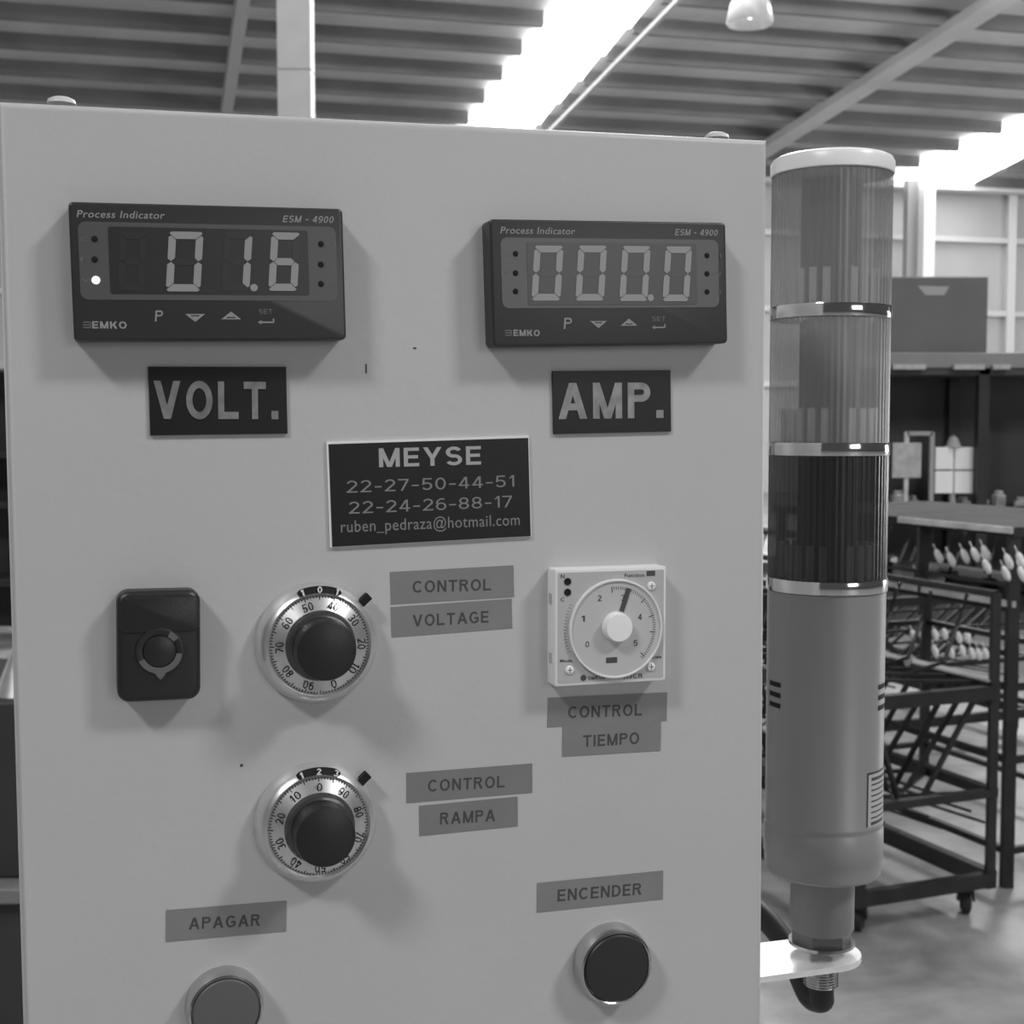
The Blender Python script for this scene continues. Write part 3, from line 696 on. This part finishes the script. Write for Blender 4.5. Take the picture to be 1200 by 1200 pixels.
button(715.5, 1127.5, 43.5, 'round push button with a black cap, under the ENCENDER tape', 'blackcap')

# ================================================================== SIGNAL TOWER
TD = .67
tx = at_y(971, 503, TD)
def tz(py): return at_y(968, py, TD).z
zb = tz(1115)
tw = thing('signal_tower', 'tall cylindrical signal light tower with three ribbed lenses, beside the control box', 'signal light', loc=(tx.x, tx.y, zb))
def Z(py): return tz(py) - zb
RT = .0293
MB().lathe([(RT * .985, Z(207)), (RT * 1.005, Z(206)), (RT * 1.005, Z(193)), (RT * .97, Z(188)), (RT * .90, Z(185.5)), (0, Z(184.5))], 72).build('cap', 'ivory', tw, 30)
def lens(y0, y1, m, n=60):
    def rib(a, z): return 1 + .006 * math.cos(n * a)
    MB().lathe([(RT * .95, Z(y1)), (RT * .975, Z(y1)), (RT * .975, Z(y0)), (RT * .95, Z(y0))], n * 6, fn=rib).build('lens', m, tw, 80)
    cr = MB(); cr.lathe([(.0145, Z(y1)), (.0145, Z(y1) + (Z(y0) - Z(y1)) * .98), (0, Z(y0) - .001)], 32); cr.build('lamp_core', 'core', tw, 40)
    MB().bar((.002, -.0235, Z(y1)), (.002, -.0235, Z(y0)), .0030, .003).build('lamp_tube', 'tube', tw)
    fn = MB(); hh = (Z(y0) - Z(y1)) * .28
    for i in range(22):
        a = 2 * PI * i / 22 + .12
        if abs(math.sin((a + PI / 2) / 1)) < .10: continue
        p = Vector((math.cos(a), math.sin(a), 0)) * .0225; fn.bar(p + Vector((0, 0, Z(y1))), p + Vector((0, 0, Z(y1) + hh)), .0036, .0012, up=tuple(p.normalized()))
    fn.build('lamp_fins', 'fin', tw)
lens(208, 361, 'lens1'); lens(375, 519, 'lens2'); lens(533, 676, 'lens3')
for a, b in ((360, 375.5), (518, 533.5), (675, 690.5)):
    MB().lathe([(RT * .95, Z(b)), (RT * .995, Z(b) + .0002), (RT * 1.0, Z(b) + .0006), (RT * 1.0, Z(a) - .0006), (RT * .995, Z(a) - .0002), (RT * .95, Z(a))], 72).build('ring', 'tring', tw, 25)
bd = [(RT * .5, Z(1019)), (RT * .93, Z(1019)), (RT * .965, Z(1016)), (RT * .975, Z(1010)), (RT * .978, Z(998)), (RT * .995, Z(996)), (RT * .995, Z(965)), (RT * .978, Z(963)), (RT * .978, Z(960)), (RT * .99, Z(958)), (RT * .99, Z(955)), (RT * .975, Z(953)), (RT * .975, Z(691))]
MB().lathe(bd, 96).build('body', 'tbody', tw, 30)
for a in (-32, 200):
    for i in range(3):
        zz = Z(797 + i * 12); vv = []
        for k in range(7):
            an = R(a + (-10 + k * 20 / 6)); 
            for rr, dz in ((RT * .981, .0012), (RT * .981, -.0012)): vv.append((rr * math.cos(an), rr * math.sin(an), zz + dz))
        MB().add(vv, [(2 * k, 2 * k + 1, 2 * k + 3, 2 * k + 2) for k in range(6)]).build('vent_slot', 'mark', tw)
def patch(a0, a1, z0, z1, rr, n=10):
    vv = []
    for k in range(n + 1):
        an = R(a0 + (a1 - a0) * k / n); vv += [(rr * math.cos(an), rr * math.sin(an), z0), (rr * math.cos(an), rr * math.sin(an), z1)]
    return MB().add(vv, [(2 * k, 2 * k + 1, 2 * k + 3, 2 * k + 2) for k in range(n)])
ST = Z(893), Z(958)
MB_ = patch(-58, 6, ST[1] - .0005, ST[0] + .0005, RT * .979, 16).build('sticker', 'stickerink', tw, 60, label='small rating sticker with a dark border')
patch(-56, 4, ST[1] + .0006, ST[0] - .0006, RT * .9815, 16).build('sticker_paper', 'sticker', MB_, 60)
for i in range(9):
    zz = ST[0] - .0030 - i * (ST[0] - ST[1] - .005) / 8.5
    patch(-52, -16 - (i * 7) % 12, zz - (.0008 if i in (0, 8) else .0004), zz + (.0008 if i in (0, 8) else .0004), RT * .984, 8).build('print_line', 'stickerink', MB_)
RS = .0158
MB().lathe([(RS, Z(1021)), (RS, Z(1085)), (RS * .95, Z(1088)), (RS * .6, Z(1089))], 48).build('stem', 'tstem', tw, 40)
MB().lathe([(.0148, Z(1088)), (.0148, Z(1101)), (0, Z(1101))], 6).build('nut', 'nut', tw)
MB().lathe([(.006, Z(1101)), (.0162, Z(1101)), (.0164, Z(1104)), (.006, Z(1105))], 48).build('washer', 'chrome', tw, 40)
MB().lathe([(0, -.0036), (.0100, -.0036), (.0100, -.0075), (.0084, -.0080), (0, -.008)], 6).build('lock_nut', 'nut', tw)
th = [(0, -.006)]
for i in range(14): th += [(.0086 if i % 2 else .0079, -.0075 - i * .0007)]
th += [(0, -.0175)]
MB().lathe(th, 40).build('threaded_end', 'chrome', tw, 20)
def rel(px, py, Y): return at_y(px, py, Y) - Vector((tx.x, tx.y, zb))
pts = [Vector((0, 0, -.015)), Vector((0.0005, 0, -.022)), rel(962, 1172, .672), rel(950, 1168, .68), rel(940, 1148, .69), rel(930, 1122, .70), rel(915, 1098, .71), rel(898, 1078, .72), rel(878, 1062, .73), rel(845, 1050, .74)]
# smooth it
def catmull(P, n=6):
    out = []
    for i in range(len(P) - 1):
        a, b, c_, d = P[max(i - 1, 0)], P[i], P[i + 1], P[min(i + 2, len(P) - 1)]
        for k in range(n):
            t = k / n; out.append(.5 * ((2 * b) + (c_ - a) * t + (2 * a - 5 * b + 4 * c_ - d) * t * t + (3 * b - a - 3 * c_ + d) * t ** 3))
    out.append(P[-1]); return out
MB().tube(catmull(pts), .0062, 14).build('cable', 'rubber', tw, 60)
# bracket: plate from the side of the box, rounded round the tower
SIDE = (br + tr) / 2
bp = MP.inverted() @ Vector((tx.x, tx.y, zb - .0015))
xs = pan(893, 1120, 0).x
bk = thing('mounting_bracket', 'bright zinc-plated flat bracket holding the signal tower to the box side', 'bracket', M4=MP @ Matrix.Translation(bp))
hw = .0195; out = [(xs - bp.x + .0005, -hw), (-.0, -hw)] + [(hw * math.sin(R(t)), -hw * math.cos(R(t))) for t in range(12, 169, 12)] + [(0, hw), (xs - bp.x + .0005, hw)]
pl = MB().prism(out, -.0015, .0015)
pl.v = [(x, z, -y) for x, y, z in pl.v]      # lay it flat: local y is up, local z towards the viewer
pl.build('plate', 'zinc', bk)
fx = xs - bp.x
MB().box(fx + .0004, fx + .0034, -.045, -.0016, -hw, hw).build('flange', 'zinc', bk)
for yy in (-.015, -.034):
    o = MB().lathe([(0, .0030), (.0028, .0030), (.0032, 0)], 6).build('bolt', 'nut', bk); o.location = (fx + .0034, yy, 0); o.rotation_euler = (0, PI / 2, 0)

# ================================================================== BACKGROUND SHELF AND ITS THINGS
SY = 10.1
def zat(py, Y): return at_y(1100, py, Y).z
xl, xr = at_y(965, 503, SY).x, at_y(1330, 503, SY).x
sh = thing('storage_rack', 'long dark storage rack with a grey top board, behind the signal tower', 'rack', loc=(xl, SY, 0), rz=0)
Wd = xr - xl; zt = zat(413, SY)
MB().box(0, Wd, 0, .9, zt - .115, zt).build('top_board', 'shelf', sh, bevel=.01)
MB().box(0.02, Wd - .02, .78, .82, .05, zt - .116).build('back_panel', 'shelfback', sh)
MB().box(0, Wd, .02, .80, zat(434, SY) - .03, zt - .116).build('upper_beam', 'shelfback', sh)
for xx in (0.03, Wd * .5, Wd - .1):
    for yy in (.02, .7): MB().box(xx, xx + .08, yy, yy + .08, 0, zt - .116).build('upright', 'rack', sh)
zm = zat(596, SY)
MB().box(0, Wd, .1, .78, zm - .05, zm).build('shelf_board', 'rackplate', sh)
MB().box(0, Wd, .1, .78, .32, .37).build('shelf_board', 'rackplate', sh)
for px0, px1 in ((1046, 1084), (1117, 1153), (1163, 1183)):  # fluorescent reflections under the beam, put in as pale strips
    a, b = at_y(px0, 430, SY - .02), at_y(px1, 430, SY - .02)
    MB().box(a.x - xl, b.x - xl, -.045, 0, a.z - .018, a.z + .018).build('beam_glint', 'midpart', sh, label='pale lamp reflection laid as a strip on the front beam')
# dark box on top
bx0, bx1 = at_y(985, 400, SY + .1).x, at_y(1157, 400, SY + .1).x
db = thing('storage_box', 'large dark grey box with a pale mark, on top of the storage rack', 'box', loc=(bx0, SY + .1, zt))
MB().box(0, bx1 - bx0, 0, .55, 0, zat(324, SY + .1) - zt).build('body', 'darkbox', db, bevel=.012)
q0, q1 = at_y(1075, 335, SY + .1), at_y(1112, 346, SY + .1)
MB().add([(q0.x - bx0, -.004, q0.z - zt), (q1.x - bx0, -.004, q0.z - zt - .005), (q1.x - bx0 - .035, -.004, q1.z - zt), (q0.x - bx0 + .06, -.004, q1.z - zt),
          (q0.x - bx0, .004, q0.z - zt), (q1.x - bx0, .004, q0.z - zt - .005), (q1.x - bx0 - .035, .004, q1.z - zt), (q0.x - bx0 + .06, .004, q1.z - zt)],
         [(0, 3, 2, 1), (0, 1, 5, 4), (1, 2, 6, 5), (2, 3, 7, 6), (3, 0, 4, 7)]).build('mark', 'steel', db, label='pale wing-shaped mark')
# white notice panel on a stand
Y1 = SY + .02
def panel(px0, py0, px1, py1, Y): a, b = at_y(px0, py0, Y), at_y(px1, py1, Y); return a.x, b.x, b.z, a.z
a = panel(1046, 519, 1079, 560, Y1)
nb = thing('notice_board', 'small plain white panel on a stand, left one on the storage rack', 'panel', loc=((a[0] + a[1]) / 2, Y1, zm))
MB().box(a[0] - (a[0] + a[1]) / 2, a[1] - (a[0] + a[1]) / 2, -.01, .01, a[2] - zm, a[3] - zm).build('board', 'midpart', nb, bevel=.004)
MB().bar((0, .015, 0), (0, .015, a[3] - zm + .08), .03).box(-.08, .08, -.03, .07, 0, .02).build('stand', 'rackedge', nb)
MB().bar((0, .015, a[3] - zm + .07), (at_y(1093, 508, Y1).x - (a[0] + a[1]) / 2, .015, a[3] - zm + .07), .03).bar((at_y(1093, 508, Y1).x - (a[0] + a[1]) / 2, .015, a[3] - zm + .08), (at_y(1093, 508, Y1).x - (a[0] + a[1]) / 2, .015, 0), .03).build('side_frame', 'steel', nb)
a = panel(1096, 524, 1139, 578, Y1 + .1)
wb = thing('white_board', 'brighter white panel of four panes on a post, right one on the storage rack', 'panel', loc=((a[0] + a[1]) / 2, Y1 + .1, zm))
w2 = (a[1] - a[0]) / 2; hm = (a[2] + a[3]) / 2 - zm
for sx in (-1, 1):
    for (z0, z1) in ((a[2] - zm, hm - .006), (hm + .006, a[3] - zm)):
        MB().box(min(sx * .006, sx * w2), max(sx * .006, sx * w2), -.012, .012, z0, z1).build('pane', 'white', wb, bevel=.003)
MB().bar((0, .02, 0), (0, .02, a[3] - zm + .06), .035).box(-.09, .09, -.04, .08, 0, .02).build('post', 'steel', wb)
MB().lathe([(0, .09), (.03, .07), (.05, .02), (.06, 0), (0, 0)], 16, (0, .02)).build('finial', 'steel', wb).location = (0, 0, a[3] - zm)
# small parts on the shelf board
for i, (px, w_, h_) in enumerate(((1052, .10, .09), (1068, .08, .05), (1150, .12, .05), (1170, .07, .09), (1196, .10, .04), (1128, .09, .04))):
    p = at_y(px, 590, SY + .35); m = MB().prism(rrect(w_, .1, .015), 0, h_, .01, 2).prism(rrect(w_ * .6, .06, .01), h_, h_ + .03, .005, 1)
    o = m.build('casting', 'midpart'); o.location = (p.x, SY + .35, zm); o.rotation_euler = (0, 0, i * .7)
    tag(o, 'small dull metal casting on the storage rack shelf, ' + ('under the small white panel', 'just right of the small white panel', 'first right of the four-pane board', 'second right of the four-pane board', 'at the right edge of the picture', 'under the four-pane board')[i], 'metal part', 'castings on the storage rack')

# ================================================================== CARTS
YA = R(22); d1 = Vector((-math.sin(YA), math.cos(YA), 0)); d2 = Vector((-math.cos(YA), -math.sin(YA), 0))
def caster(root, p, base):
    c = MB().box(-.02, .02, -.03, .03, base - .03, base).build('caster', 'rack', root); c.location = (p.x, p.y, 0); c.rotation_euler = (0, 0, random.uniform(-.6, .6))
    m = MB().lathe([(0, -.016), (.030, -.016), (.042, -.011), (.042, .011), (.030, .016), (0, .016)], 20); m.v = [(z, y, x + .042) for x, y, z in m.v]
    m.v = [(x, y, z) for x, y, z in m.v]; m.build('wheel', 'caster', c, 40)
    MB().bar((-.024, 0, .04), (-.02, 0, base - .02), .005, .03, up=(0, 1, 0)).bar((.024, 0, .04), (.02, 0, base - .02), .005, .03, up=(0, 1, 0)).build('fork', 'rack', c)
A = at_z(1160, 1030, .12); A.z = 0
def cart1(A, L, Wd, label, first=True):
    r = thing('wire_cart', label, 'cart', 'black wheeled wire carts', loc=A)
    def P(u, v, z): return d1 * u + d2 * v + Vector((0, 0, z))
    up = P
    for (u, v) in ((0, 0), (0, Wd), (L, 0), (L, Wd), (L * .55, 0), (L * .55, Wd)):
        MB().bar(P(u, v, .10), P(u, v, 1.0), .026 if u != L * .55 else .018).build('post', 'rack', r)
    for z, t in ((.12, .055), (.39, .03), (.70, .052)):
        for v in (0, Wd): MB().bar(P(-.01, v, z), P(L + .01, v, z), .035, t).build('rail', 'rack', r)
        for u in (0, L): MB().bar(P(u, 0, z), P(u, Wd, z), .03, t * .8).build('rail', 'rack', r)
    for v in (0, Wd): MB().bar(P(0, v, 1.0), P(L, v, 1.0), .02).build('rail', 'rack', r)
    MB().bar(P(0, 0, .735), P(L, 0, .735), .05, .006).build('ledge', 'rackedge', r, label='worn paler ledge on the middle rail')
    for (u, v) in ((.06, .04), (.06, Wd - .04), (L - .06, .04), (L - .06, Wd - .04)): caster(r, P(u, v, 0), .10)
    for i in range(9):   # long thin wires
        v = Wd * (i + .5) / 9; z = .30 + .04 * (i % 3); MB().tube([P(0, v, z), P(L * .3, v, z - .02), P(L * .7, v, z - .02), P(L, v, z)], .005, 6).build('wire', 'rack', r)
    for i in range(14):   # V-shaped hangers
        u = L * ((i + .6) / 14.5) ** 1.3
        for s0 in (0, 1):
            MB().bar(P(u, Wd * (.08 + .84 * s0), .70), P(u + .06, Wd * (.42 + .16 * s0), .36 + .03 * (i % 2)), .014).build('hanger', 'rack', r)
    for i in range(5):
        u = L * i / 5; MB().bar(P(u, 0, .39), P(u + L / 5, Wd, .34), .012).build('cross_brace', 'rack', r)
        MB().bar(P(u + L / 5, 0, .39), P(u, Wd, .34), .012).build('cross_brace', 'rack', r)
    for i in range(14):
        u = L * (i + .4) / 14; v = Wd * (.15 + .1 * (i % 3)); MB().tube([P(u, v, 1.0), P(u + .02, v + .02, .90), P(u - .02, v + .10, .80), P(u + .05, v + .16, .76)], .007, 6).build('hook', 'rack', r)
    for i in range(12):
        MB().bar(P(L * (i + .5) / 12, 0, .72), P(L * (i + .5) / 12, Wd, .76), .010).build('hook_bar', 'rack', r)
    return r, P
r1, Pc = cart1(A, 1.5, .48, 'black wheeled wire cart nearest to the signal tower, its caster on the floor at right')
r2, Pd = cart1(A + d1 * 1.9 + d2 * -1.9, 1.5, 1.1, 'wide black wheeled wire cart behind the tray cart, bright parts hung on its front')
r3, Pe = cart1(A + d1 * 1.9 + d2 * -.72, 1.6, .5, 'black wheeled wire cart behind the signal tower, left of the second cart')
# small metal parts hung on the hook bars
ORD = ['first', 'second', 'third', 'fourth', 'fifth', 'sixth', 'seventh', 'eighth', 'ninth', 'last']
def small_part(loc, m_, kx, kz, rot, label, group):
    m = MB().lathe([(0, -.018), (.014, -.014), (.020, 0), (.014, .014), (0, .018)], 12); m.v = [(x * kx, y * .4, z * kz) for x, y, z in m.v]
    m.bar((0, 0, .018 * kz), (0, 0, .018 * kz + .03), .004)
    o = m.build('hanging_part', m_, None, 50); o.location = loc; o.rotation_euler = rot; tag(o, label, 'metal part', group)
base2 = A + d1 * 1.9 + d2 * -1.9
for z_ in (.655, .565): MB().bar(Pd(-.005, 0, z_), Pd(-.005, 1.1, z_), .012).build('hanging_rail', 'rack', r2)
for i in range(14):
    P, base = (Pc, A) if i < 9 else (Pd, base2)
    small_part(base + P(random.uniform(.1, 1.4), random.uniform(.05, .42), .76), 'midpart', .7, 1.3, (.2, random.uniform(-.5, .5), random.uniform(0, 3)), 'small dull metal part hanging inside the wire carts', 'dull metal parts hanging on the wire carts')
for k_, (px, py) in enumerate(((1070, 745), (1080, 743), (1096, 744), (1107, 743), (1123.5, 747), (1134, 747), (1096, 764), (1115, 765), (1128, 763), (1139, 766), (1147, 767), (1155, 765.5))):
    small_part(on_plane(px, py, base2 - d1 * .02, d1), 'bright', .8, 1.7, (.1, -.3, 0), 'small bright metal part on the wide cart, %s row, %s from left' % (('upper', 'lower')[k_ // 6], ORD[k_ % 6]), 'bright metal parts on the second wire cart')
MB().box(0, Wd, .04, .06, .0, .30).build('toe_panel', 'shelfback', sh)
m = MB().box(-.11, .11, -.07, .07, 0, .13).box(-.09, .09, -.05, .05, .13, .15); o = m.build('parts_bin', 'rack', None, bevel=.006); q = A + Pc(1.05, .10, .77); o.location = q; o.rotation_euler = (0, 0, YA)
tag(o, 'small black parts bin resting on the nearest wire cart', 'bin')
# taller tray cart at the right edge
E = at_z(1180, 1004, .10); E.z = 0
tc_ = thing('tray_cart', 'tall black cart with a flat top plate and bright-edged tray, right edge', 'cart', loc=E)
def P2(u, v, z): return d1 * u - d2 * v + Vector((0, 0, z))
L2_, W2_ = 1.35, .75; zt2 = 1.5 - (628 - 503) / FPX * E.y; ztr = 1.5 - (712 - 503) / FPX * E.y
for (u, v) in ((0, 0), (0, W2_), (L2_, 0), (L2_, W2_)): MB().bar(P2(u, v, .0), P2(u, v, zt2), .036).build('post', 'rack', tc_)
for u in (.45, .9): MB().bar(P2(u, 0, ztr), P2(u, 0, zt2), .034).build('short_post', 'rack', tc_)
def slab(name, z0, z1, m, over=.03):
    c = [P2(-over, -over, 0), P2(-over, W2_ + over, 0), P2(L2_ + over, W2_ + over, 0), P2(L2_ + over, -over, 0)]
    MB().add([p + Vector((0, 0, z0)) for p in c] + [p + Vector((0, 0, z1)) for p in c], [(0, 1, 2, 3), (7, 6, 5, 4), (0, 4, 5, 1), (1, 5, 6, 2), (2, 6, 7, 3), (3, 7, 4, 0)]).build(name, m, tc_)
slab('top_plate', zt2, zt2 + .03, 'rackplate'); slab('tray', ztr - .02, ztr, 'rackplate', .0)
MB().bar(P2(-.02, -.01, ztr + .01), P2(L2_, -.01, ztr + .01), .012, .02).build('tray_lip', 'rackedge', tc_, label='bright worn edge of the tray')
MB().bar(P2(-.03, -.035, zt2 + .02), P2(L2_ * .4, -.035, zt2 + .02), .012, .02).build('plate_lip', 'rackedge', tc_)
MB().bar(P2(0, 0, ztr + .07), P2(L2_, 0, ztr + .07), .012).build('hanging_rail', 'rack', tc_)
for z in (.12, .42, .66):
    for v in (0, W2_): MB().bar(P2(0, v, z), P2(L2_, v, z), .022).build('rail', 'rack', tc_)
    for u in (0, L2_): MB().bar(P2(u, 0, z), P2(u, W2_, z), .022).build('rail', 'rack', tc_)
# bright ovals hung in a row along the cart's near long side
for i, (px, py) in enumerate(((1100, 652), (1115, 656), (1131, 652), (1143, 650), (1155, 648), (1156.5, 664), (1179, 672), (1182, 658), (1196, 656), (1198, 673))):
    q = on_plane(px, py, E + d2 * (.045 + .02 * (i % 2)), d2)
    m = MB().lathe([(0, -.010), (.012, -.008), (.019, 0), (.012, .008), (0, .010)], 20); m.v = [(x * .62, -z, y * 1.55) for x, y, z in m.v]; m.bar((0, 0, .025), (.0, 0, .05), .003)
    o = m.build('oval_plate', 'bright', None, 50); o.location = q; o.rotation_euler = (.25, R(-26), R(-8))
    tag(o, 'bright oval metal plate hung under the tray cart top, %s from left' % ORD[i], 'metal part', 'bright oval plates on the tray cart')
# clutter standing on the tray
for i in range(9):
    q = E + P2(.08 + i * .13, .12 + .3 * random.random(), ztr); m = MB().prism(rrect(.07, .05, .01), 0, .03 + .03 * random.random(), .006, 2); m.tube([(0, 0, .03), (.03, 0, .06), (.06, .01, .05)], .006, 6)
    o = m.build('bracket_part', 'rackplate' if i % 2 else 'midpart'); o.location = q; o.rotation_euler = (0, 0, random.uniform(0, 3))
    tag(o, 'small metal bracket lying on the tray of the tray cart', 'metal part', 'brackets on the tray')

# ================================================================== LEFT EDGE
lf = at_y(-40, 820, 2.6)
bn = thing('machine_cabinet', 'dark machine cabinet with a paler ledge, at the left edge of the picture', 'cabinet', loc=(lf.x - .35, 2.6, 0))
x1 = at_y(40, 820, 2.6).x - (lf.x - .35)
zc1, zc2 = at_y(10, 822, 2.6).z, at_y(10, 1030, 2.6).z
MB().box(0, x1, 0, .5, zc2, zc1).build('upper_body', 'bench', bn, bevel=.008)
MB().box(-.02, x1 + .01, -.06, .5, zc2 - .03, zc2).build('ledge', 'benchtop', bn, bevel=.004)
MB().box(0, x1, -.03, .5, .08, zc2 - .031).build('lower_body', 'bench', bn, bevel=.008)
for xx in (.06, x1 - .06):
    for yy in (.05, .42): MB().lathe([(.02, 0), (.02, .02), (.012, .025), (.012, .08)], 12, (xx, yy)).build('foot', 'rack', bn)
q = at_y(12, 822, 2.6); 
o = MB().lathe([(.05, 0), (.045, .01), (.012, .09), (.008, .10), (0, .10)], 24).build('funnel', 'midpart', None, 40); o.location = (q.x - .01, 2.68, zc1)
tag(o, 'small pale cone standing on the dark cabinet at left', 'cone')
lr = thing('machine_rack', 'dark tall rack with a pale beam, far away at the left edge', 'rack', loc=(at_y(-150, 503, 9.5).x, 9.5, 0))
w3 = at_y(60, 503, 9.5).x - at_y(-150, 503, 9.5).x; z3 = at_y(10, 432, 9.5).z
MB().box(0, w3, 0, .6, z3, z3 + .05).build('beam', 'girt', lr); MB().box(0, w3, .5, .55, .05, z3).build('back_panel', 'bench', lr)
for xx in (0, w3 - .08):
    for yy in (0, .5): MB().box(xx, xx + .08, yy, yy + .08, 0, z3).build('upright', 'rack', lr)
for zz in (.4, .95, 1.3): MB().box(0, w3, .02, .5, zz, zz + .04).build('shelf_board', 'rackplate', lr)
